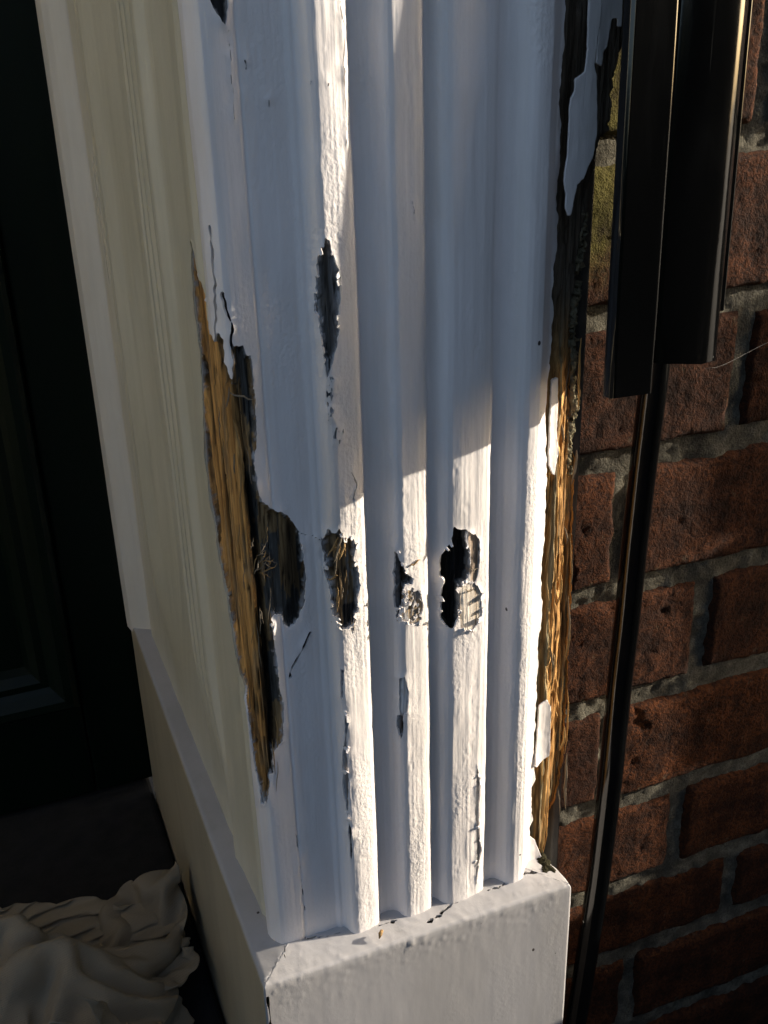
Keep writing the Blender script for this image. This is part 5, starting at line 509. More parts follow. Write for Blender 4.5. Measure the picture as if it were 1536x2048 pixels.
# bare timber under the lost paint
def timber():
    T = np.arange(-.049, .1500, .0005); Z = np.arange(.170, .625, .0011)
    A, B, V = base_surface(T, Z); N = grid_normals(V); t, z = A*1000, B*1000
    D, who = damage(t, z)
    dep = np.full(t.shape, 1.5); col = np.zeros(t.shape+(3,)); col[...] = (.10, .08, .06)
    for k, name in enumerate(HN):
        m = who == k
        if name in LOOK: dep[m] = LOOK[name][0]; col[m] = LOOK[name][1]
    m = who >= 100; dep[m] = 3.0; col[m] = (.012, .011, .010)
    m = who == 200; dep[m] = 2.5; col[m] = (.10, .075, .045)
    grain = fbm(t/1.1, z/38, 61, 4, .6); grain2 = fbm(t/.45, z/22, 62, 3, .6)
    dep = dep+np.clip(dep/2.5, .1, 1)*(.9*grain+.45*grain2)
    # the long split on the corner: fresh orange wood on the reveal side, a black crevice, weathered wood in front
    m = who == HN.index('split')
    cr = np.array(CRACKS['crev']); ct = np.interp(-z, -cr[:, 1], cr[:, 0])
    side = t-ct+1.0*fbm(z/9, z*0, 71, 3)
    orange = sstep(1.0, -1.0, side)
    band = fbm(t/2.3, z/120, 72, 3, .6)
    gw = sstep(.1, .4, fbm(t/5, z/28, 86, 3))*.55
    oc = np.array([.66, .36, .115])*(1+.35*band)[..., None]
    dark = sstep(.12, .45, fbm(t/3.2+z/160., z/70, 73, 3, .55))
    oc = oc*(1-.80*dark[..., None])
    oc = oc*(1-gw[..., None])+np.array([.30, .22, .13])*gw[..., None]
    ledge = sstep(8, 2, np.abs(t+28-(z-450)*.06))*.2
    wc = np.where((fbm(t/3, z/30, 74, 3) > .18-.25*sstep(10, 16, t)*sstep(415, 400, z)*sstep(360, 368, z)*sstep(21, 18, t))[..., None], np.array([.085, .085, .078]), np.array([.30, .20, .095]))
    blk = sstep(18.5, 22, t+1.5*vn(z/7, t/5, 75))*sstep(413, 405, z)
    wc = wc*(1-.75*blk[..., None])
    d2 = 2.6+1.0*grain+.5*grain2+1.2*sstep(0, 10, side)*(.4+fbm(t/4, z/25, 76, 3))
    d1 = 2.2+.9*fbm(t/1.6, z/90, 77, 4, .6)+.3*grain2+1.6*dark
    crv = np.exp(-((side-1.8)/1.7)**2)*sstep(485, 460, z)
    d2 = d2*(1-orange)+d1*orange+6.5*crv
    cc = wc*(1-orange[..., None])+oc*orange[..., None]
    cc = cc*(1-.92*crv[..., None])
    edge = sstep(0, -2.0, D)
    dep = np.where(m, .6+(d2-.6)*edge, dep); col = np.where(m[..., None], cc, col)
    # the silvery fibres on the first rib
    m = who == HN.index('ribtop'); s = sstep(42.5, 45, t)
    col = np.where(m[..., None], col*(1-s[..., None])+np.array([.34, .34, .35])*s[..., None], col)
    m = who == HN.index('ribmid'); s = sstep(43, 45, t)*(fbm(t/1.5, z/9, 79, 3) > -.05)
    col = np.where(m[..., None], col*(1-s[..., None])+np.array([.22, .22, .21])*s[..., None], col)
    s = (z < 366)*sstep(42, 43, t)
    col = np.where(m[..., None], col*(1-s[..., None])+np.array([.03, .03, .03])*s[..., None], col)
    crk = sstep(.10, .0, np.abs(fbm(t/1.3+.5*vn(z/40, t/9, 84), z/75, 85, 3, .5)))*(who < 100)
    dep = dep+1.1*crk*np.clip(dep/2, 0, 1); col = col*(1-.8*crk*(dep > 1.2))[..., None]
    rag = fbm(t/1.4, z/3.5, 81, 3, .6); ring = sstep(-.9, -.3, D+1.5*rag-.25)*(who < 100)*(who != HN.index('rib3'))
    pc = np.array([.42, .43, .45])*(1+.35*fbm(t/2, z/5, 82, 3))[..., None]
    dep = dep*(1-ring)+.45*ring; col = col*(1-ring[..., None])+pc*ring[..., None]
    V = V-N*(np.clip(dep, .35, 12)/1000)[..., None]
    v, f, p = clip_grid(V, 2.2-D, N, A, B)
    # colours at the cut vertices: nearest grid sample
    ii = np.clip(np.round((p[:, 0]-T[0])/.0005).astype(int), 0, len(T)-1); jj = np.clip(np.round((p[:, 1]-Z[0])/.0011).astype(int), 0, len(Z)-1)
    return mesh_obj('bare_timber', v, f, M['wood'], pil, col=np.clip(col[ii, jj], .003, 1))
bt = timber(); bt['label'] = 'bare orange and blackened timber where the paint has gone'

# splinters
def splinter(pts, r, mat, parent=pil):
    pts = np.array(pts, float); n = len(pts); rad = [r*(1-.75*abs(2*i/(n-1)-1)**2) for i in range(n)]
    v, f = tube(pts, rad, 5); return mesh_obj('splinter', v, f, mat, parent, smooth=False)
def on_front(t, z, out=0.0):
    x, y = prof(t/1000); return (x, y-out/1000, z/1000)
fib = [((73, 380), (80, 382), .7, .45, 'splinter'), ((103, 372), (109, 371), .5, .25, 'greysplinter'), ((110, 374), (116, 372), .4, .12, 'greysplinter'), ((101, 362), (106, 361), .9, .5, 'greysplinter'),
       ((37.5, 390), (42, 401), 1.0, .6, 'splinter'), ((39, 388), (44, 402), 1.4, .6, 'greysplinter'), ((41, 390), (45.5, 400), 1.2, .55, 'splinter'), ((37, 379), (41, 383), 1.2, .5, 'splinter'), ((37.5, 358), (41, 357), 1.0, .4, 'splinter'),
       ((2, 468), (12, 464), 1.2, .45, 'greysplinter'), ((3, 457), (6, 436), .5, .4, 'splinter')]
for k in range(20):      # the frayed tuft where the split widens
    t0 = rng.uniform(5, 13); z0 = rng.uniform(386, 402); a = rng.choice([rng.uniform(15, 50), rng.uniform(-35, 0), rng.uniform(60, 100)]); L = rng.uniform(3, 9)
    fib.append(((t0, z0), (t0+L*math.cos(math.radians(a)), z0+L*math.sin(math.radians(a))), rng.uniform(.2, 1.6), rng.uniform(.16, .36), rng.choice(['splinter', 'greysplinter', 'greysplinter'])))
for k in range(26):      # fibres standing off along the split
    z0 = rng.uniform(285, 480); t0 = np.interp(-z0, [-492, -470, -440, -400, -350, -280], [-10, 1, 4, 6, 7, 6])+rng.uniform(-9, 6); L = rng.uniform(6, 22)
    fib.append(((t0, z0), (t0+rng.uniform(-1.5, 1.5), z0-L), rng.uniform(-1.5, .3), rng.uniform(.15, .4), rng.choice(['splinter', 'splinter', 'greysplinter'])))
for k in range(12):      # and on the first rib
    z0 = rng.uniform(360, 398); t0 = rng.uniform(40, 48); L = rng.uniform(4, 12)
    fib.append(((t0, z0), (t0+rng.uniform(-.8, .8), z0-L), rng.uniform(-1.2, .4), rng.uniform(.15, .35), rng.choice(['splinter', 'greysplinter'])))
for a, b, o, r, mt in fib:
    p0 = np.array(on_front(*a, o)); p1 = np.array(on_front(*b, o*.4)); k = np.linspace(0, 1, 6)
    pts = [p0*(1-q)+p1*q+np.array([.0004*math.sin(q*4+rng.random()*2), -.0008*math.sin(q*math.pi)*rng.uniform(-.3, 1), .0005*math.sin(q*6+rng.random()*6)]) for q in k]
    splinter(pts, r/1000, M[mt])

# small lifted flakes along the broken edges of the paint
def edge_flakes(names, count, seed):
    r = random.Random(seed)
    for k in range(count):
        poly = HOLES[r.choice(names)]; i = r.randrange(len(poly)); (t0, z0), (t1, z1) = poly[i], poly[(i+1) % len(poly)]
        w = r.random(); t, z = t0+(t1-t0)*w, z0+(z1-z0)*w; c = np.mean(np.array(poly), 0); d = np.array([c[0]-t, (c[1]-z)*.25]); d /= np.linalg.norm(d)+1e-6
        e = np.array([-d[1], d[0]]); L, W = r.uniform(1.0, 3.0), r.uniform(.8, 2.2); lift = r.uniform(.15, .75)*L; v, f = [], []
        for a in range(4):
            for b_ in range(4):
                p = a/3; q = (b_/3-.5)*(1-.55*p*r.uniform(.3, 1.2)); tt = t+d[0]*L*(p-.35)+e[0]*W*q; zz = z+d[1]*L*(p-.35)+e[1]*W*q*1.6
                v.append(on_front(tt, zz, .15+lift*p*p+.15*r.random()))
        for a in range(3):
            for b_ in range(3): f.append((a*4+b_, a*4+b_+1, a*4+b_+5, a*4+b_+4))
        o = mesh_obj('paint_flake', v, f, M['paint'], pil, smooth=False); m = o.modifiers.new('thickness', 'SOLIDIFY'); m.thickness = .00045; m.offset = 0
edge_flakes(['split', 'ribmid', 'ribtop', 'rib3', 'rib2', 'rib3low', 'rib2scuff', 'ribchip2', 'rib3edge'], 70, 5)

# plinth block
def plinth():
    L = [((.0725+.0006*k, y), (1, 0)) for k, y in zip(np.linspace(0, 1, 70), np.concatenate([np.linspace(.765, .45, 35), np.linspace(.447, .3762, 35)]))]
    Cn = [((.0731, .375), (1, 1))]
    Fp = [((x, .375), (0, 1)) for x in np.linspace(.0743, .2445, 175)]
    Cn2 = [((.2455, .375), (-1, 1))]
    Rp = [((.2455, y), (-1, 0)) for y in np.linspace(.3765, .43, 25)]
    path = L+Cn+Fp+Cn2+Rp; nl = len(L)
    sec = [(0, z) for z in np.concatenate([np.linspace(-.15, .03, 10), np.linspace(.035, .168, 90)])]
    sec += [(.0001, .1705), (.0004, .1714), (.0009, .1721), (.0016, .1725), (.0033, .1728)]
    sec += [(o, .1728+(o-.0033)*.16) for o in np.linspace(.0045, .030, 24)]
    V = np.zeros((len(path), len(sec), 3))
    for i, ((x, y), (dx, dy)) in enumerate(path):
        lim = max(1e-5, (y-.375) if i < nl else (min(x-.0731, .2455-x) if i < nl+1+len(Fp)+1 and dx == 0 else (y-.375)))
        for j, (o, z) in enumerate(sec):
            oe = min(o, lim) if dx*dy == 0 else o
            V[i, j] = (x+dx*oe, y+dy*oe, z if o < .004 else .1728+(oe-.0033)*.16 if oe > .0033 else z if o == oe else .1728-(.0033-oe)*.35)
    N = grid_normals(V)
    U = np.repeat(np.arange(len(path))[:, None], len(sec), 1).astype(float); W = np.repeat(np.arange(len(sec))[None], len(path), 0).astype(float)
    S = V[..., 0]+V[..., 1]*.93
    top = (W > 99); zz = V[..., 2]
    near = np.exp(-np.abs(zz-.170)/.010)*(~top)+top*.9
    bl = np.clip(fbm(S/.004, (zz*3+V[..., 1])/.006, 91, 3, .55), -.1, 1)
    front = sstep(nl-30, nl, U)
    off = .0004*bl*near*(.35+.65*front)+.00012*fbm(S/.02, zz/.03, 92, 3)+.00003*fbm(S/.003, zz/.02, 93, 3)*front+.0012*np.clip(fbm(S/.0035, (zz*2.4+V[..., 1])/.004, 94, 2)-.42, 0, 1)*np.exp(-np.abs(zz-.168)/.012)
    off = off*sstep(0, .0007, np.abs(zz+.2)) 
    V = V+N*off[..., None]
    V[..., 2] -= np.where(top, .0035*sstep(.236, .2455, V[..., 0])*sstep(.384, .40, V[..., 1]), 0)
    D = np.full(U.shape, 5.0)
    x, y = V[..., 0]*1000, V[..., 1]*1000
    jx = x+.7*vn(x/2.3, y/2.3, 95); jy = y+.8*vn(x/1.9, y/2.1, 96)
    for pts, w in LEDGE_CRACKS: D = np.where(top, np.minimum(D, sd_line(jx, jy, pts)-w*(1+.6*vn(x/6, y/6, 97))), D)
    dc = np.abs(U-nl-1.6)-.5*(1+.8*vn(zz/.006, zz*0, 98)); D = np.where((~top) & (zz < .166), np.minimum(D, dc), D)
    v, f, p = clip_grid(V, D, N, U, W, skirt=.0016)
    o = mesh_obj('plinth_block', v, f, M['plinthpaint'], surround)
    o.data.materials.append(M['sidepaint'])
    mi = np.array([1 if (pl.normal.x < -.85 and abs(pl.normal.z) < .4 and pl.center.x < .076) else 0 for pl in o.data.polygons], np.int32)
    o.data.polygons.foreach_set('material_index', mi)
    return o
LEDGE_CRACKS = [([(90, 396), (108, 391.4), (122, 390.2), (129, 389.2), (147.7, 387.0), (152, 386.4)], .5), ([(163, 380.5), (170, 382), (178.2, 385.3), (186, 387.5), (194.7, 389.2), (208, 386.9), (222, 390.4), (232, 389)], .6),
                ([(91, 395), (86, 383)], .25), ([(91, 397), (87.5, 430), (86, 480), (85.5, 520)], .22)]
plb = plinth()
box_obj('timber_core', (.0755, .243, .3775, .76, -.14, .1655), M['moss'], plb)

# rotten backing board along the right of the pilaster
def edge_x(z):
    e = np.array(EDGE); return np.interp(-z, -e[:, 1], e[:, 0])
def backing():
    X = np.arange(.2265, .2730, .00045); Z = np.concatenate([np.arange(.158, .625, .0012), np.linspace(.63, 2.05, 30)])
    A, B = np.meshgrid(X, Z, indexing='ij'); x, z = A*1000, B*1000
    e = edge_x(z)-4.0*sstep(525, 510, z)*sstep(405, 420, z)
    D = e+.9*fbm(z/4, z*0, 111, 4, .65)+.4*vn(z/.9, z*0, 112)-x
    g1 = fbm(x/1.5, z/45, 113, 4, .62); g2 = fbm(x/.5, z/18, 114, 3, .6)
    low = sstep(490, 440, z)
    y = 409.5+1.5*g1+.6*g2
    y = y-low*(4.5*np.exp(-((x-242-2*vn(z/60, z*0, 115))/5)**2)-3.0*sstep(246, 258, x))
    y = y+7*sstep(2.2, .2, x-235.5-1.5*vn(z/22, z*0, 116))*(1-.6*low)
    y = y+4*np.clip(fbm(x/2.2, z/16, 117, 3)-.12, 0, 1)
    y = y+1.2*sstep(1.6, 0, D)
    V = np.stack([A, y/1000, B], 2); N = grid_normals(V)
    v, f, p = clip_grid(V, D, N, A, B, skirt=0)
    p = np.array(p); px, pz = p[:, 0]*1000, p[:, 1]*1000
    low = sstep(490, 445, pz)
    band = fbm(px/1.8, pz/60, 118, 4, .6)
    orange = np.array([.66, .37, .125])[None]*(1+.45*band)[:, None]*(1-.75*sstep(.15, .45, fbm(px/2, pz/35, 119, 3))[:, None])
    pale = np.array([.40, .33, .19])[None]*(1+.3*band)[:, None]
    k = sstep(.1, .3, fbm(px/2.0, pz/90, 120, 3))[:, None]
    orange = orange*(1-k)+pale*k
    grey = np.array([.16, .13, .095])[None]*(1+.5*band)[:, None]
    col = grey*(1-low[:, None])+orange*low[:, None]
    # side wall of the board
    v = list(v); f = list(f)
    zz = np.arange(.165, 2.0, .0012); ed = (edge_x(zz*1000)-4.0*sstep(525, 510, zz*1000)*sstep(405, 420, zz*1000)+.9*fbm(zz*1000/4, zz*0, 111, 4, .65)+.4*vn(zz*1000/.9, zz*0, 112))/1000
    b = len(v); n = 9; cols = []
    for i, q in enumerate(zz):
        for k in range(n):
            yy = .4105+.0165*k/(n-1); xx = ed[i]-.0002+(.0010*fbm(q/.006, yy/.0015, 121, 3) if k else 0)
            v.append((xx, yy, q))
            lw = float(sstep(.49, .445, q)); base = np.array([.085, .068, .048])*(1-lw)+np.array([.50, .27, .085])*lw
            cols.append(base*(1+.5*float(vn(q/.03, yy/.0012, 122))))
    for i in range(len(zz)-1):
        for k in range(n-1): f.append((b+i*n+k, b+i*n+k+1, b+(i+1)*n+k+1, b+(i+1)*n+k))
    return mesh_obj('backing_board', v, f, M['wood'], surround, col=np.clip(np.vstack([col, np.array(cols)]), .004, 1))
bb = backing(); bb['label'] = 'rotten splintered orange backing board'
def putty():
    U = np.linspace(0, 1, 14); Z = np.arange(.398, .524, .0008)
    A, B = np.meshgrid(U, Z, indexing='ij'); z = B*1000
    x = edge_x(z)-5.5+5.8*A+.8*vn(z/3, A*3, 131)
    y = 412-1.8*np.sin(A*math.pi)-2.2*fbm(x/1.4, z/2.0, 132, 4, .6)-1.2*fbm(x/.5, z/.6, 134, 2)+3*(A > .97)
    D = 1.0-2.2*np.clip(fbm(x/2.5, z/6, 133, 3)-.10, 0, 1)*8-np.abs(A-.5)*.5*(1+vn(z/5, z*0, 135))
    V = np.stack([x/1000, y/1000, B], 2); N = grid_normals(V)
    v, f, p = clip_grid(V, D, N, A, B, skirt=.006)
    return mesh_obj('crumbling_putty', v, f, M['putty'], bb)
putty()
box_obj('sealant_strip', (.2590, .2640, .4190, .4300, -.05, 2.0), simple('old_sealant', (.075, .070, .062), .8, .3, .4, 120, .5, .001), bb, bevel=.0012)
def flake(poly, ybase, tilt, curl, seed, thick=.0008, mat='paint'):
    p = np.array(poly); x0, z0 = p.min(0)-1; x1, z1 = p.max(0)+1
    A, B = np.meshgrid(np.arange(x0, x1, .55), np.arange(z0, z1, .8), indexing='ij')
    D = -sdf_poly(A, B, poly)+.25*fbm(A/1.1, B/1.8, seed, 3)
    cx, cz = (x0+x1)/2, (z0+z1)/2
    y = ybase*1000+tilt*(A-cx)-curl*((A-cx)/(x1-x0)*2)**2*2-curl*.8*np.clip((cz-B)/(z1-z0)*2, 0, 1)**3*3+.35*fbm(A/5, B/9, seed+1, 3)
    V = np.stack([A/1000, y/1000, B/1000], 2); N = grid_normals(V)
    v, f, q = clip_grid(V, D, N, A, B)
    o = mesh_obj('paint_flake', v, f, M[mat], bb)
    m = o.modifiers.new('thickness', 'SOLIDIFY'); m.thickness = thick; m.offset = -1
    return o
for k, (name, (yb, tilt, curl)) in enumerate({'flake_a': (.3930, .22, .3), 'flake_b': (.3960, .2, .3), 'flake_c': (.4000, .25, .4), 'flake_d': (.3995, .15, .7), 'flake_e': (.4000, .2, .4), 'flake_f': (.4000, .2, .4), 'flake_g': (.3985, .1, .8), 'flake_h': (.3960, .0, 1.0)}.items()):
    flake(FLAKES[name], yb, tilt, curl, 140+3*k)
# mossy pocket on the plinth's right end
def lump(name, c, r, mat, parent, seed, n=24):
    v, f = [], []
    th = np.linspace(0, math.pi, n//2+1); ph = np.linspace(0, 2*math.pi, n, endpoint=False)
    for a in th:
        for b in ph:
            d = np.array([math.sin(a)*math.cos(b), math.sin(a)*math.sin(b), math.cos(a)])
            k = 1+.30*float(fbm(d[0]*2.2+d[2]*1.3+5, d[1]*2.2-d[2]*.7, seed, 3)); v.append(tuple(np.array(c)+d*np.array(r)*k))
    m = len(ph)
    for i in range(len(th)-1):
        for j in range(m): f.append((i*m+j, (i+1)*m+j, (i+1)*m+(j+1) % m, i*m+(j+1) % m))
    return mesh_obj(name, v, f, mat, parent)
for k in range(16):
    lump('moss_clump', (.2365+.0055*rng.random(), .388+.020*rng.random(), .1705+.002*rng.random()), (.0016+.002*rng.random(), .0018+.002*rng.random(), .0016+.0022*rng.random()), M['moss'], plb, 161+3*k, 14)
# slivers standing off the rotten board
for k in range(34):
    z0 = rng.uniform(.19, .47); L = rng.uniform(.010, .045); x0 = rng.uniform(.2365, float(edge_x(z0*1000))/1000-.0005); y0 = .4045+rng.uniform(-.0035, .004)
    pts = [(x0+.0010*math.sin(q*3+k)+rng.uniform(-.0002, .0002), y0-.0014*math.sin(q*math.pi)*rng.random(), z0-L*q) for q in np.linspace(0, 1, 6)]
    splinter(pts, rng.uniform(.0003, .0009), M[rng.choice(['freshsplinter', 'freshsplinter', 'splinter', 'greysplinter'])], bb)

# far jamb and head of the same doorway (the light in the recess depends on them)
def far_jamb():
    T = CTL[:, 0]; xs, ys = CTL[:, 1], CTL[:, 2]; v, f = [], []
    for z in (.0, 2.05):
        for x, y in zip(xs, ys): v.append((-.80-x, y, z))
    n = len(xs)
    for i in range(n-1): f.append((i, n+i, n+i+1, i+1))
    return mesh_obj('far_pilaster', v, f, M['cream'], surround)
far_jamb()
box_obj('door_head', (-1.06, .26, .385, .80, 2.051, 2.30), M['paint'], surround, bevel=.004)

# ------------------------------------------------------------------ door
door = empty('front_door', (-.36, .79, 0)); door.location = (0, 0, 0)
tag(door, 'dark green gloss panelled front door deep in the shade of the recess', 'door')
box_obj('door_slab', (-.90, .090, .790, .830, .004, 2.05), M['doorgreen'], door)
box_obj('stile', (.026, .086, .775, .7895, .004, 2.05), M['doorgreen'], door, .003)
box_obj('stile', (-.89, -.80, .775, .7895, .004, 2.05), M['doorgreen'], door, .003)
box_obj('bottom_rail', (-.7995, .0255, .775, .7895, .004, .094), M['doorgreen'], door, .003)
box_obj('middle_rail', (-.7995, .0255, .775, .7895, .86, .99), M['doorgreen'], door, .003)
box_obj('muntin', (-.44, -.33, .775, .7895, .0945, .8595), M['doorgreen'], door, .003)
def moulding(x0, x1, z0, z1):
    sec = [(0, .0), (.002, -.007), (.006, -.010), (.012, -.009), (.018, -.002), (.022, .002), (.028, .001), (.034, .008), (.038, .0145)]
    v, f = [], []
    for o, y in sec:
        v += [(x0+o, .775+y, z0+o), (x1-o, .775+y, z0+o), (x1-o, .775+y, z1-o), (x0+o, .775+y, z1-o)]
    for i in range(len(sec)-1):
        for k in range(4): f.append((4*i+k, 4*i+(k+1) % 4, 4*i+4+(k+1) % 4, 4*i+4+k))
    return mesh_obj('panel_moulding', v, f, M['doorgreen'], door, smooth=False)
moulding(-.3295, .0255, .0945, .8595); moulding(-.7995, -.4405, .0945, .8595)

# ------------------------------------------------------------------ brick wall
wall = empty('brick_wall', (.8, .43, 0)); wall.location = (0, 0, 0)
tag(wall, 'weathered red brick house wall with pale lime mortar, right of the doorway', 'wall')
ZL = [.6195, .544, .4666, .391, .3146, .2401, .165, .0952, .034]
ZL = [ZL[0]+.0752*k for k in range(10, 0, -1)]+ZL+[.034-.0715*k for k in (1, 2, 3)]
JO = {11: .3025, 12: .363, 13: .2985, 14: .357, 15: .300, 16: .3557, 17: .405, 18: .33}
def brick_mesh(w, h, seed, fine, edge=.0035):
    nx = max(6, int(w/(.0020 if fine else .03))); nz = max(5, int(h/(.0020 if fine else .02)))
    A, B = np.meshgrid(np.linspace(0, w, nx+1), np.linspace(0, h, nz+1), indexing='ij')
    d = np.minimum(np.minimum(A, w-A), np.minimum(B, h-B))
    wob = .0016*fbm(A/.016, B/.016, seed, 3)
    y = -.0012*fbm(A/.03, B/.03, seed+1, 3)-.0005*fbm(A/.007, B/.007, seed+2, 3, .6)-.0004*vn(A/.0026, B/.0026, seed+5)
    y = y+.006*np.clip(1-(d+wob)/edge, 0, 1)**2+.0022*np.clip(fbm(A/.014, B/.012, seed+3, 3)-.55, 0, 1)*3
    if not fine: y = y*.5
    V = np.stack([A+wob*(d > 0)*.3, y, B], 2); ni, nj = A.shape
    v = list(map(tuple, V.reshape(-1, 3))); f = []
    for i in range(ni-1):
        for j in range(nj-1): f.append((i*nj+j, (i+1)*nj+j, (i+1)*nj+j+1, i*nj+j+1))
    ring = [(i, 0) for i in range(ni)]+[(ni-1, j) for j in range(1, nj)]+[(i, nj-1) for i in range(ni-2, -1, -1)]+[(0, j) for j in range(nj-2, 0, -1)]
    b = len(v)
    for i, j in ring: v.append((A[i, j], .022, B[i, j]))
    for k in range(len(ring)):
        k2 = (k+1) % len(ring); p, q = ring[k], ring[k2]
        f.append((p[0]*nj+p[1], b+k, b+k2, q[0]*nj+q[1]))
    me = bpy.data.meshes.new('brick'); me.from_pydata([tuple(map(float, q)) for q in v], [], f); me.polygons.foreach_set('use_smooth', np.ones(len(f), bool))
    me.materials.append(M['brick']); return me
coarse = {}
X_L, X_R = .262, 1.60
nb = 0
for ci in range(len(ZL)-1):
    zt, zb = ZL[ci]-.0055, ZL[ci+1]+.0055
    j0 = JO.get(ci, .30 if ci % 2 else .36); x = j0-.225*3
    while x < X_R:
        a, b = max(x+.005, X_L), min(x+.225-.005, X_R)
        if ci >= 17: b = min(x+.225-.004, X_R)
        x += .225
        if b-a < .012: continue
        near = a < .50 and -.12 < zb < .68
        if near: me = brick_mesh(b-a, zt-zb, 500+nb*7, True)
        else:
            key = (round(b-a, 3), round(zt-zb, 3))
            if key not in coarse: coarse[key] = brick_mesh(b-a, zt-zb, 900, False)
            me = coarse[key]
        o = link(bpy.data.objects.new('brick', me), wall); nb += 1
        o.location = (a, .427+rng.uniform(-.0012, .0012), zb)
def mortar():
    X = np.concatenate([np.arange(.255, .50, .0022), np.linspace(.51, 1.6, 60)]); Z = np.concatenate([np.linspace(-.18, -.11, 6), np.arange(-.105, .66, .0022), np.linspace(.67, 1.37, 30)])
    A, B = np.meshgrid(X, Z, indexing='ij')
    y = .4312+.0012*fbm(A/.02, B/.012, 201, 3)+.0016*fbm(A/.0055, B/.0055, 202, 3, .6)
    y = y-.0022*np.clip(fbm(A/.03, B/.02, 204, 3), 0, 1)
    V = np.stack([A, y, B], 2); N = grid_normals(V)
    v, f, p = clip_grid(V, np.ones(A.shape), N, A, B)
    return mesh_obj('mortar_bed', v, f, M['mortar'], wall)
mortar()
box_obj('wall_core', (.262, 1.6, .440, .80, -.16, 1.37), M['mortar'], wall)

# ------------------------------------------------------------------ broken black pipe shell and the conduit below it
LEAN = math.radians(3.6)
shell = empty('pipe_shell', (.2662, .3592, .453))
tag(shell, 'broken black plastic pipe shell fixed beside the pilaster', 'pipe')
shell.rotation_euler = (-LEAN, math.radians(1.8), 0)
def extrude(name, pts, z0, z1, mat, parent, jag=0.0, seed=0, n=60, slope=0.0):
    """closed plan outline (metres, relative to the shell) run up the pipe; lower end cut rough"""
    pts = np.array(pts); v, f = [], []; m = len(pts)
    zs = [z0+.0035*k for k in range(6)]+list(np.linspace(z0+.025, z1, n))
    for i, z in enumerate(zs):
        for k, (x, y) in enumerate(pts):
            dz = (jag*float(fbm(x/.006, y/.006, seed, 3))+slope*(x-pts[0][0]))*max(0, 1-(z-z0)/.018)
            v.append((x+.00025*float(vn(z/.05, k*.7, seed+1)), y+.00025*float(vn(z/.04, k*.7+9, seed+2)), z+dz))
    for i in range(len(zs)-1):
        for k in range(m): f.append((i*m+k, i*m+(k+1) % m, (i+1)*m+(k+1) % m, (i+1)*m+k))
    f.append(tuple(range(m))[::-1]); f.append(tuple((len(zs)-1)*m+k for k in range(m)))
    o = mesh_obj(name, v, f, mat, parent)
    o.modifiers.new('edge', 'EDGE_SPLIT').split_angle = math.radians(38)
    return o
def arc(cx, cy, r, a0, a1, n=7):
    return [(cx+r*math.cos(math.radians(a0+(a1-a0)*k/(n-1))), cy+r*math.sin(math.radians(a0+(a1-a0)*k/(n-1)))) for k in range(n)]
# left strip: a thin plate with rounded arrises and a short lip turned back
xl, xm, xr = -.0266, -.0052, .0350
left = arc(xl+.0022, .0022, .0022, 180, 270)+arc(xm-.003, .003, .003, 270, 360)+[(xm, .0075)]+[(xm-.0022, .0075)]+arc(xm-.0045, .0045, .0022, 0, -90, 4)[1:]+[(xl+.0022, .0026), (xl+.0022, .0062), (xl, .0062)]
extrude('front_strip', left, .000, .62, M['plastic'], shell, .0008, 401)
right = arc(xm+.0025, .0042, .002, 180, 270, 4)+arc(xr-.016, .0182, .016, 270, 360, 12)+[(xr, .0425), (xr-.0024, .0425)]+arc(xr-.016, .0182, .0136, 0, -90, 10)+[(xm+.003, .0050)]
extrude('side_shell', right, .0125, .62, M['plastic'], shell, .0010, 405, slope=-.10)
box_obj('back_flange', (xr-.004, .062, .0430, .0455, .022, .62), M['plastic'], shell, .0008)
conduit_pts = [(.2962, .4045, 1.2), (.2962, .4065, .60), (.2964, .4085, .45), (.2969, .4125, .40), (.2965, .4145, .3463), (.2960, .4148, .3013), (.2940, .4140, .2702), (.2930, .4140, .2023), (.2900, .4140, .1277), (.2840, .4135, .0483), (.2800, .4130, .0077), (.272, .411, -.07), (.264, .41, -.15)]
P3 = np.array(conduit_pts); kk = np.linspace(0, len(P3)-1, 120); sm = np.stack([np.interp(kk, range(len(P3)), P3[:, c]) for c in range(3)], 1)
for _ in range(6): sm[1:-1] = (sm[:-2]+2*sm[1:-1]+sm[2:])/4
v, f = tube(sm, [.0068]*len(sm), 20)
cond = mesh_obj('conduit', v, f, M['plastic']); tag(cond, 'slim black conduit running down the brick wall below the pipe shell', 'conduit')

# spider thread
v, f = tube([(.3010, .3790, .4530), (.312, .384, .4505), (.322, .388, .4505), (.345, .395, .4535), (.40, .405, .462)], [.00003]*5, 5)
tag(mesh_obj('cobweb_thread', v, f, M['web']), 'fine cobweb thread hanging from the pipe shell towards the right', 'cobweb')

# ------------------------------------------------------------------ low brick wall and pier, added out of view to shade the house wall
garden = empty('added_garden_wall', (0, 0, 0)); tag(garden, 'low brick garden wall added out of view to shade low surfaces', 'wall')  # unseen, added to hold low sun and sky off the foot
for k in range(4):
    for q in range(8):
        a = -1.55+.2325*q+(.11 if k % 2 else 0)
        box_obj('brick', (.81, 1.01, a, min(a+.2225, .338), -.16+k*.0755, -.16+k*.0755+.0655), M['brick'], garden, .003)
box_obj('mortar_bed', (.814, 1.006, -1.54, .338, -.16, .195), M['mortar'], garden)
box_obj('coping', (.80, 1.02, -1.56, .3385, .1955, .238), M['mortar'], garden, .004)
pier = empty('added_pier', (.91, .383, -.16)); pier.location = (0, 0, 0)
tag(pier, 'low brick pier added out of view to cast shade on the house wall', 'pier')
PT, PY = .597, .3405  # unseen pier's height and reach set the shade edge on the bricks
nz = 9; hh = (PT-.05+.16)/nz
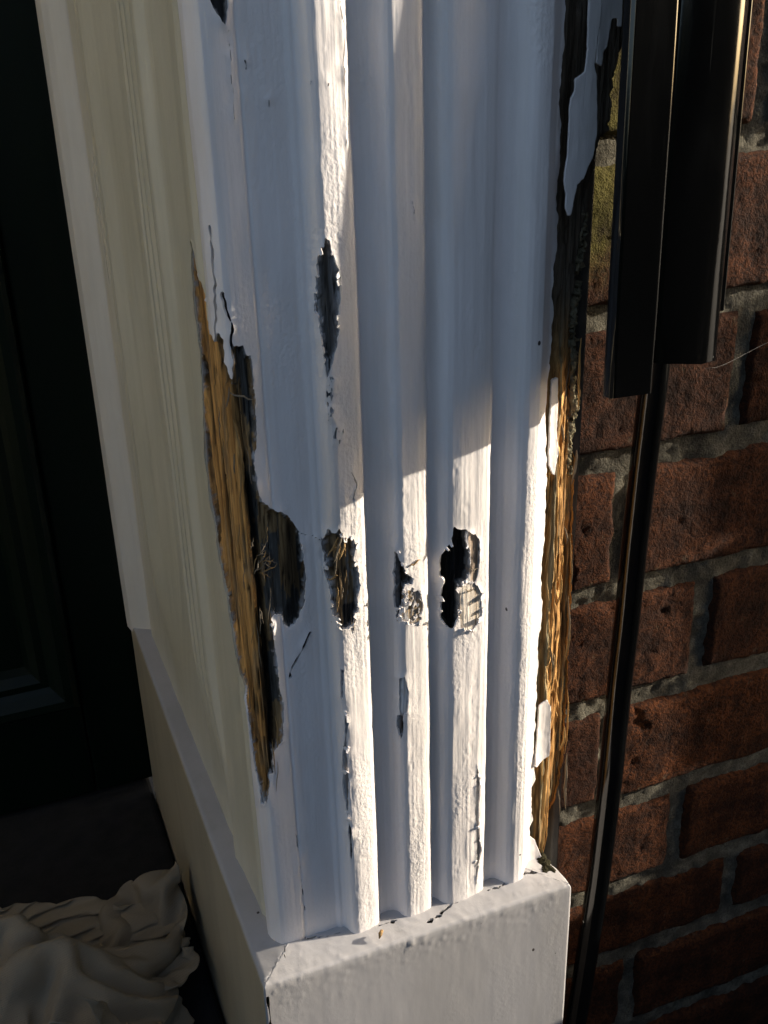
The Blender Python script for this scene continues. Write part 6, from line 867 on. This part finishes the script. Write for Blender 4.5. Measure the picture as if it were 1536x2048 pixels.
for k in range(nz):
    w = [(.80, .905), (.915, 1.02)] if k % 2 else [(.80, 1.02)]
    for a, b in w: box_obj('brick', (a, b, PY, .4245, -.16+k*hh, -.16+(k+1)*hh-.009), M['brick'], pier, .003)
box_obj('mortar_bed', (.803, 1.017, PY+.004, .4242, -.16, PT-.05), M['mortar'], pier)
box_obj('coping', (.80, 1.02, PY, .4245, PT-.0495, PT), M['mortar'], pier, .004)

# ------------------------------------------------------------------ bin added out of frame to block sky light from the bricks
def bin_():
    e = empty('unseen_bin', (0, 0, 0)); tag(e, 'black wheeled bin added out of view to keep sky light off the bricks', 'bin')
    cx, cy = .61, -.095; v, f = [], []
    for z, w, d in ((-.10, .125, .22), (.30, .14, .25), (.80, .155, .285), (.86, .165, .30), (.88, .165, .30)):
        for sx, sy in ((-1, -1), (1, -1), (1, 1), (-1, 1)): v.append((cx+sx*w, cy+sy*d, z))
    for i in range(4):
        for k in range(4): f.append((4*i+k, 4*i+(k+1) % 4, 4*i+4+(k+1) % 4, 4*i+4+k))
    f.append((3, 2, 1, 0))
    o = mesh_obj('bin_body', v, f, M['plastic'], e, smooth=False); m = o.modifiers.new('bevel', 'BEVEL'); m.width = .02; m.segments = 3
    box_obj('bin_lid', (cx-.17, cx+.17, cy-.31, cy+.31, .885, .935), M['plastic'], e, .02)
    for s in (-1, 1):
        v, f = tube([(cx+s*.12, cy-.19, -.06), (cx+s*.16, cy-.19, -.06)], [.10, .10], 24); mesh_obj('wheel', v, f, M['plastic'], e, smooth=False)
    v, f = tube([(cx-.13, cy-.34, .90), (cx+.13, cy-.34, .90)], [.014, .014], 12); mesh_obj('handle', v, f, M['plastic'], e)
bin_()

# ------------------------------------------------------------------ the rag on the doorstep
def rag():
    R = np.array(RAG, float)/10000.0; n = len(R)
    R[1:-1, 1:-1] = .8*R[1:-1, 1:-1]+.05*(R[:-2, 1:-1]+R[2:, 1:-1]+R[1:-1, :-2]+R[1:-1, 2:])
    A, B = np.meshgrid(np.arange(float(n)), np.arange(float(n)), indexing='ij')
    def lay(V, x1, y1, sx, sy, sz, z0):
        W = V.copy(); W[..., 0] = x1-(V[..., 0].max()-V[..., 0])*sx; W[..., 1] = y1-(V[..., 1].max()-V[..., 1])*sy; W[..., 2] = z0+V[..., 2]*sz; return W
    top = lay(R, .066, .650, 1.0, .90, 1.0, .004)
    under = R.copy(); under[..., 0] *= -1; under[..., 1] *= -1
    under = lay(under, .066, .620, .9, .62, .22, .002)
    v, f, p = clip_grid(top, top[..., 1]-.445, grid_normals(top), A, B)
    v2, f2, p = clip_grid(under, np.ones(A.shape), grid_normals(under), A, B); nv = len(v)
    o = mesh_obj('rag', list(v)+list(v2), list(f)+[[q+nv for q in fc] for fc in f2], M['cloth'])
    m = o.modifiers.new('thickness', 'SOLIDIFY'); m.thickness = .0016; m.offset = 0
    m = o.modifiers.new('smooth', 'SUBSURF'); m.levels = 2; m.render_levels = 2
    return o
tag(rag(), 'crumpled beige cotton rag lying on the doorstep against the dark door', 'rag')
# husk on the ledge
v, f = tube([(.1355, .3785, .1752), (.1366, .3797, .1768), (.1378, .3808, .1772), (.1388, .3818, .1765)], [.0003, .0011, .0010, .0003], 8)
tag(mesh_obj('seed_husk', v, f, M['splinter']), 'small pale seed husk lying on the plinth ledge below the first rib', 'husk')
